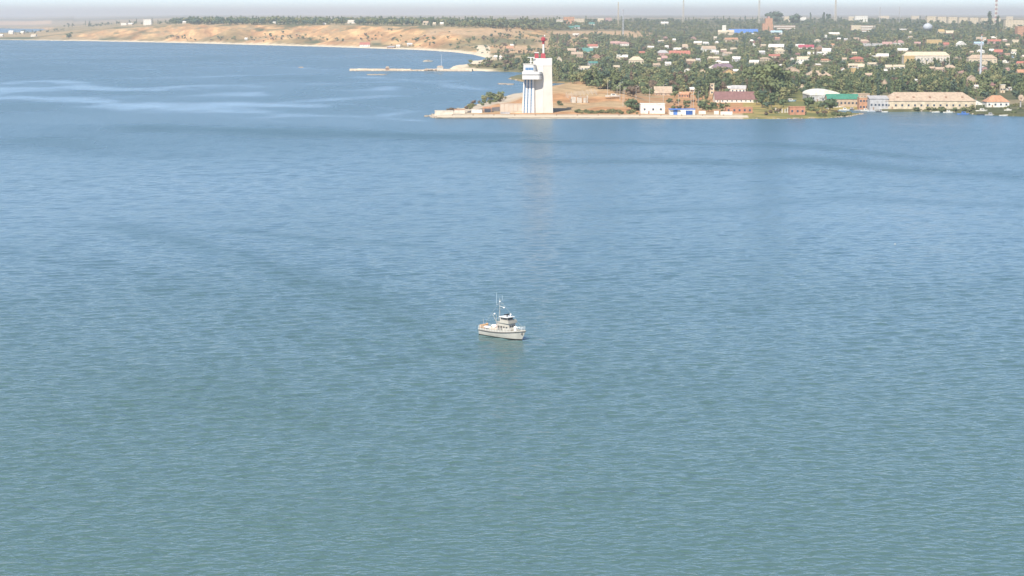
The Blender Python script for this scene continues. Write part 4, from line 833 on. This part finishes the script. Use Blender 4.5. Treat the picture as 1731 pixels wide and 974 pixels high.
X, Y, Z = hit(1660, 188); o = small_boat(1660, 188, 11, .1, 'white', 'white', 'white motor boat hauled out on the bank above the blue boat', z=max(Z, 1.2)); 
X, Y, Z = hit(1704, 187); small_boat(1704, 187, 7, -.2, 'white', 'white', 'little white boat hauled out below the round dish', z=max(Z, 1.2), tall=1.2)
X, Y, Z = hit(1037, 163); small_boat(1037, 163, 15, .1, 'white', 'white', 'white cabin boat standing on land right of the earth mound', 'beached_boat', z=Z+.5, group='boats ashore')
X, Y, Z = hit(1336, 171); small_boat(1336, 171, 13, .1, 'paleblue', 'white', 'pale blue and white boat on land left of the white vaulted shed', 'beached_boat', z=Z+.5, group='boats ashore')
o = small_boat(724, 104.6, 19, .15, 'pale', 'tan', 'low workboat anchored in the far bay behind the stone pier', 'workboat', 6, 1.6, 2.2, 'boat', None, 0, 1.8)
MB().bar((-5,0,1.5),(-5,0,5.5),.15).obj('mast', pm('steel'), o); MB().box(-8,-3,-2,2,1.6,2.7).obj('deck_cargo', pm('cream'), o)
X, Y = on_plane(1513, 413); o = empty('mooring_buoy', (X, Y, 0), 0, 'tiny white buoy alone on open water at the right', 'buoy'); MB().blob((0,0,.1),(.22,.22,.2),0,(10,6)).obj('float', bw, o); MB().cyl(0,0,.45,.8,.06,.06,6).obj('pin', boot, o)
X, Y = on_plane(509, 114.5); o = empty('mooring_buoy', (X, Y, 0), 0, 'small pale float on the blue water left of the far pier tip', 'buoy'); MB().blob((0,0,.5),(4.5,1,.9),0,(10,6)).obj('float', pm('tan'), o); MB().cyl(0,0,1.2,2.0,.1,.1,6).obj('pin', boot, o)
# ------------------------------------------------------------------ trees
TC = [('leaf_mid', (.14,.165,.075)), ('leaf_dark', (.09,.122,.06)), ('leaf_olive', (.21,.205,.095)), ('leaf_yellow', (.22,.17,.055)), ('leaf_brown', (.15,.11,.075)), ('leaf_blue', (.080,.115,.078))]
LM = []
for nme, c in TC:
    m = mat(nme, c, .7, .35, .35, spec=.15); LM.append(m)
bark = mat('bark', (.16,.12,.085), .9, .2, 1)
CNAME = ['green', 'dark green', 'olive', 'yellowish', 'brownish', 'blue green']
def tree_parts(kind, seed, hi=True):
    """crown and trunk builders; height 1 unit = 1 m on a tree about 9 m tall (poplar 16, bush 3)"""
    r = random.Random(seed); cr = MB(); tr = MB()
    if kind == 'round':
        blobs = [(r.uniform(-3.0,3.0), r.uniform(-2.6,2.6), r.uniform(2.7,6.2), r.uniform(1.5,2.4)) for _ in range(10 if hi else 5)]+[(0,0,5,2.8)]
        tr.cyl(0,0,-.8,3.2,.34,.2,6)
        for q in blobs[:4]: tr.bar((0,0,2.6),(q[0]*.7,q[1]*.7,q[2]-.4),.11)
    elif kind == 'poplar':
        blobs = [(r.uniform(-.5,.5), r.uniform(-.5,.5), 2.6+k*(13/(8 if hi else 5)), (1.75-.9*abs(k/(8 if hi else 5)-.4))*r.uniform(.85,1.2)) for k in range(9 if hi else 6)]
        tr.cyl(0,0,-.8,9,.4,.16,6)
    elif kind == 'tall':
        blobs = [(r.uniform(-2.2,2.2), r.uniform(-2.2,2.2), r.uniform(3.5,13), r.uniform(1.3,2.2)) for _ in range(13 if hi else 6)]+[(0,0,8,2.4),(0,0,11,2)]
        tr.cyl(0,0,-.8,8,.42,.2,6)
        for q in blobs[:5]: tr.bar((0,0,3+.3*q[2]),(q[0]*.8,q[1]*.8,q[2]),.1)
    else:
        blobs = [(r.uniform(-2,2), r.uniform(-1.2,1.2), r.uniform(.5,1.9), r.uniform(.8,1.4)) for _ in range(6 if hi else 3)]
        tr.cyl(0,0,-.5,1.2,.12,.08,5); tr.bar((0,0,.3),(.8,.2,1.3),.06); tr.bar((0,0,.3),(-.8,-.2,1.2),.06)
    zs = 1.35 if kind == 'poplar' else .85
    for x, y, z, q in blobs:
        cr.blob((x,y,z), (q*.72,q*.72,q*.72*zs), 0, (6,4) if hi else (5,3), .22, r)
        for _ in range(26 if hi else 9):
            th_ = r.uniform(0, 2*math.pi); ph = math.acos(r.uniform(-.8,1)); rr = q*r.uniform(.72,1.12)
            c = Vector((x+rr*math.sin(ph)*math.cos(th_), y+rr*math.sin(ph)*math.sin(th_), z+rr*math.cos(ph)*zs))
            s_ = r.uniform(.32,.62)*(1 if hi else 1.5)
            nrm = Vector((math.sin(ph)*math.cos(th_)+r.uniform(-.7,.7), math.sin(ph)*math.sin(th_)+r.uniform(-.7,.7), math.cos(ph)+r.uniform(-.4,.9))).normalized()
            a = nrm.orthogonal().normalized()*s_; bb = nrm.cross(a).normalized()*s_*r.uniform(.6,1); 
            cr.add([c-a-bb*.6, c+a*.8-bb, c+a+bb*.7, c-a*.6+bb], [(0,1,2,3)])
    return cr, tr
KH = dict(round=7.6, poplar=16.5, tall=14.2, bush=2.9); KW = dict(round=4.3, poplar=1.6, tall=3.4, bush=2.8)
HI, LO, ONE = {}, {}, {}
for kd in KH:
    for v in range(3):
        cr, tr = tree_parts(kd, v*7+len(kd), True)
        for ci in range(6):
            HI[kd, v, ci] = (cr.mesh('crown', LM[ci]), tr.mesh('trunk', bark))
            w_ = MB(); w_.add(cr.v, cr.f, 0); w_.m = list(cr.m); w_.sm = list(cr.sm); w_.add(tr.v, tr.f, 1); ONE[kd, v, ci] = w_.mesh(kd+'_tree', [LM[ci], bark])
        cr, tr = tree_parts(kd, v*7+len(kd)+50, False); cr.add(tr.v, tr.f, 0) if kd != 'bush' else None; LO[kd, v] = cr
def clear_of_houses(x, yb, ht_px, wpx, Y):
    for a, b_, c, d_, YH in OCC:
        if Y < YH and x+wpx*.8 > a and x-wpx*.8 < b_ and yb-ht_px < d_ and yb > c: return False
    return True
def in_frame(x): return -6 < x < 1737
cands = []
def scatter(reg, nn, kinds, cols, smin=.8, smax=1.25, jig=0, sizepow=0):
    """reg: list of (x, ytop, ybottom) giving the planted ground as it is charted from the view point"""
    xs = [p[0] for p in reg]; t0 = [p[1] for p in reg]; t1 = [p[2] for p in reg]; r = random.Random(int(reg[0][0]*13+reg[0][1]*7+nn))
    for _ in range(nn):
        x = r.uniform(xs[0], xs[-1]); a = np.interp(x, xs, t0); c = np.interp(x, xs, t1); y = a+(c-a)*r.random()
        X, Y, Z = hit(x, y)
        if Z < .35: continue
        kd = r.choice(kinds); ci = r.choice(cols); sc = r.uniform(smin, smax)*(1 if r.random() > .18 else .6)
        if kd in ('poplar', 'tall'): sc = min(sc, 1.15 if Y < 4000 else 1.5)
        hp = KH[kd]*sc*F/Y; wp = KW[kd]*sc*F/Y
        if not clear_of_houses(x, y, hp, wp, Y): continue
        cands.append((hp*wp, x, y, X, Y, Z, kd, ci, sc, r.randrange(3), r.uniform(0, 6.28)))
MIX = [0,0,0,0,1,1,1,5,2,2,2,4]; RND = ['round']*12+['tall']*2+['poplar']
# wooded hillside town
scatter([(-0+885,100,128),(960,92,140),(1040,118,158),(1100,112,160),(1200,112,160),(1300,112,165),(1440,112,156),(1560,112,156),(1731,112,160),(1860,112,165)], 2500, RND+['tall']*2, MIX, .85, 1.7)
scatter([(930,62,100),(1000,60,105),(1060,66,112),(1300,62,112),(1500,60,112),(1731,60,112),(1860,60,112)], 3900, RND, MIX, .9, 1.85)
scatter([(880,44,52),(930,42,51),(1060,42,52),(1110,42,70),(1300,44,70),(1500,44,70),(1731,44,70),(1860,44,70)], 2300, RND+['round']*6, [0,0,5,5,0,1,2], 1.0, 1.9)
scatter([(900,37,43),(1100,36,44),(1280,33,46),(1500,34,46),(1731,37,48),(1860,37,48)], 1000, ['round']*14+['tall','poplar'], [1,5,5,0], 1.2, 2.2)
# wood at the back of the cliffs and along the plateau
scatter([(290,38.5,41.5),(330,37,42),(450,37,42),(580,37.5,42.5),(700,38,44),(800,39,47),(905,41,50)], 1200, ['round']*12+['poplar','tall'], [1,5,5,0,0,2], 1.3, 3.0)
scatter([(105,42.5,49),(165,40.5,46),(240,39.5,42),(330,39,42)], 60, ['poplar','tall','round','round','round'], [1,5], 1.2, 2.0)
scatter([(0,55,60),(60,53,58),(110,49,52)], 50, ['round','bush'], [1,5], 1.0, 1.6)
# scrub and trees in the gullies and on the shore below the cliffs
for reg, nn in [([(280,61,67),(345,63,70)],16),([(355,64,68),(400,64,70)],14),([(425,58,70),(480,56,72)],22),([(485,60,66),(525,62,70)],14),([(540,62,68),(582,64,72)],14),([(590,56,68),(650,58,72)],14),([(660,68,79),(735,64,80)],26),
    ([(760,68,84),(860,60,96)],60),([(830,52,92),(935,55,100)],130),([(790,108,116),(870,96,118)],60),([(850,96,120),(900,100,122)],60),([(118,58,64),(125,58,65)],1),([(640,50,66),(780,50,72)],10)]:
    scatter(reg, nn, ['round','round','bush','bush'], [0,1,2,5,4], .8, 1.3)
# tall trees close behind the harbour
for reg, nn, kd in [([(1275,150,172),(1335,150,172)],34,['tall','tall','poplar']),([(1235,138,154),(1285,138,156)],16,['tall','round']),([(1180,140,170),(1215,150,172)],20,['tall','round','poplar']),([(1335,150,166),(1375,140,160)],10,['tall']),([(1410,140,154),(1500,140,158)],34,['tall','poplar','tall']),
    ([(1410,118,166),(1560,116,168),(1731,116,170),(1850,118,170)],620,['tall','tall','round','round','poplar']),([(1335,134,162),(1440,132,162)],130,['tall','round']),([(1060,140,162),(1110,145,166)],18,['round']),([(1110,120,152),(1280,118,155)],160,['tall','round','round']),([(1130,140,168),(1200,145,176)],46,['tall','tall','round']),([(1270,168,182),(1330,172,186)],22,['round','tall']),([(1360,172,184),(1395,176,188)],9,['round']),
    ([(1030,120,140),(1100,125,146)],24,['round','tall']),([(965,128,140),(1045,138,150)],26,['round'])]:
    scatter(reg, nn, kd, [0,0,1,1,5,2], .85, 1.2)
# bushes on the spit
for reg, nn, kd, cs in [([(758,183,189),(800,175,184)],26,['bush'],[2,3,4]),([(795,174,183),(850,164,172)],40,['bush','bush','round'],[2,4,0]),([(866,180,182),(878,180,183)],2,['bush'],[1]),([(970,190,192.5),(1082,190,193)],26,['bush'],[0,2]),([(1180,172,186),(1230,178,190)],22,['bush','round'],[0,1,2]),
    ([(1270,186,197),(1400,186,197)],26,['bush'],[2,4,0]),([(1393,190,198),(1418,190,198)],12,['bush'],[4,2,0]),([(1420,193,197),(1452,192,196)],8,['bush'],[0,2]),([(1540,180,188),(1640,182,189)],34,['bush'],[0,2,1]),([(1640,176,188),(1731,180,193)],20,['bush','round'],[0,2]),([(1125,168,184),(1180,172,184)],20,['bush'],[0,1,4]),([(940,172,178),(958,172,180)],3,['bush'],[1])]:
    scatter(reg, nn, kd, cs, .7, 1.15)
# a few that stand out one by one
def one(x, yb, kd, ci, ht_px):
    X, Y, Z = hit(x, yb); sc = ht_px*Y/F/KH[kd]; cands.append((9e9, x, yb, X, Y, Z, kd, ci, sc, 0, x % 6.28))
for a in [(1068,187,'round',1,20),(1078,187,'bush',1,13),(1070,164,'round',4,20),(1086,152,'round',3,13),(1133,83,'poplar',3,17),(1672,56,'poplar',5,35),(1686,56,'poplar',5,28),(1303,41,'round',5,20),(1313,41,'round',5,21),(1345,42,'round',5,18),(1392,44,'poplar',5,22),(1400,40,'tall',5,17),(1370,36,'poplar',5,14),
    (1403,187,'round',1,20),(1335,98,'tall',5,24),(1265,155,'tall',0,44),(1290,172,'tall',0,66),(1302,174,'tall',0,70),(1314,172,'tall',1,62),(1327,166,'tall',0,50),(1208,150,'tall',1,34),(1017,72,'round',1,11),(1008,71,'round',1,9),(1026,71,'round',1,10),(987,78,'round',1,12),(842,104,'poplar',1,17),(116,65,'round',1,8),
    (1366,182,'round',1,18),(1188,186,'round',1,14),(1198,189,'round',0,12),(1217,166,'round',1,13),(1590,190,'bush',0,7),(830,167,'bush',0,12),(1560,44,'round',1,10)]: one(*a)
cands.sort(key=lambda c: -c[0])
cnt = {}; rest = []; nind = 0
SHAPE = dict(round=['rounded', 'broad', 'spreading'], poplar=['slender', 'narrow', 'columnar'], tall=['tall', 'lofty', 'high crowned'], bush=['low', 'ragged', 'squat'])
NOUN = dict(round='tree', poplar='poplar', tall='tree', bush='bush')
NAMEK = dict(round='broadleaf_tree', poplar='poplar_tree', tall='tall_tree', bush='bush')
GR = dict(round='rounded trees among the houses', poplar='poplars on the hillside', tall='tall trees on the hillside', bush='bushes along the shores')
for c in cands:
    a, x, y, X, Y, Z, kd, ci, sc, v, rz = c
    gk = 'tree' if kd in ('round', 'tall') else kd
    if not in_frame(x) or cnt.get(gk, 0) >= (292 if gk == 'tree' else 95 if kd == 'poplar' else 120): rest.append(c); continue
    hp = KH[kd]*sc*F/Y; lab = None
    for sh in SHAPE[kd]:
        lab = describe(f'{sh} {CNAME[ci]} {NOUN[kd]}', x, y-hp/2)
        if lab: break
    if not lab: rest.append(c); continue
    cnt[gk] = cnt.get(gk, 0)+1
    if hp > 15 or (kd == 'round' and hp > 12):
        o = empty(NAMEK[kd], (X, Y, Z), rz, lab, NOUN[kd], GR[kd]); o.scale = (sc, sc, sc)
        link('crown', HI[kd, v, ci][0], o); link('trunk', HI[kd, v, ci][1], o)
    else:
        o = link(NAMEK[kd], ONE[kd, v, ci], None, (X, Y, Z), rz, (sc, sc, sc)); tag(o, lab, NOUN[kd], GR[kd])
def merged(name, items, label):
    V = []; LI = []; LT = []; MI = []; off = 0
    cache = {}
    for k, cr in LO.items():
        v = np.array([tuple(p) for p in cr.v]); lt = np.array([len(f) for f in cr.f]); li = np.concatenate([np.array(f) for f in cr.f]); cache[k] = (v, lt, li)
    for c in items:
        _, x, y, X, Y, Z, kd, ci, sc, vv, rz = c; v, lt, li = cache[kd, vv]
        cz, sz = math.cos(rz), math.sin(rz); p = np.stack([(v[:,0]*cz-v[:,1]*sz)*sc+X, (v[:,0]*sz+v[:,1]*cz)*sc+Y, v[:,2]*sc+Z], 1)
        V.append(p); LI.append(li+off); LT.append(lt); MI.append(np.full(len(lt), ci)); off += len(v)
    V = np.concatenate(V); LI = np.concatenate(LI); LT = np.concatenate(LT); MI = np.concatenate(MI)
    me = bpy.data.meshes.new(name); me.vertices.add(len(V)); me.vertices.foreach_set('co', V.astype(np.float32).ravel())
    me.loops.add(len(LI)); me.loops.foreach_set('vertex_index', LI.astype(np.int32)); me.polygons.add(len(LT))
    me.polygons.foreach_set('loop_start', np.concatenate([[0], np.cumsum(LT)[:-1]]).astype(np.int32))
    for m in LM: me.materials.append(m)
    me.polygons.foreach_set('material_index', MI.astype(np.int32)); me.update(calc_edges=True)
    tag(link(name, me), label, 'woodland', kind='stuff')
    print(name, len(items), 'trees', int((LT-2).sum()), 'tris')
merged('cliff_woodland', [c for c in rest if c[1] < 905], 'distant belt of dark trees and scrub on the cliff top and gullies')
merged('town_woodland', [c for c in rest if c[1] >= 905], 'countless small trees filling the gaps between the hillside houses')
print('individual', cnt)
# ------------------------------------------------------------------ haze
hz = bpy.data.materials.new('pale_haze'); hz.use_nodes = True; n = hz.node_tree
n.nodes.remove(n.nodes['Principled BSDF']); pv = n.nodes.new('ShaderNodeVolumePrincipled')
pv.inputs['Color'].default_value = (.92, .925, .925, 1); pv.inputs['Density'].default_value = HAZE_D; pv.inputs['Anisotropy'].default_value = .2
n.links.new(pv.outputs[0], n.nodes['Material Output'].inputs['Volume'])
tag(MB().box(-62000, 62000, -3000, 99000, -6, 240).obj('haze', hz), kind='stuff')
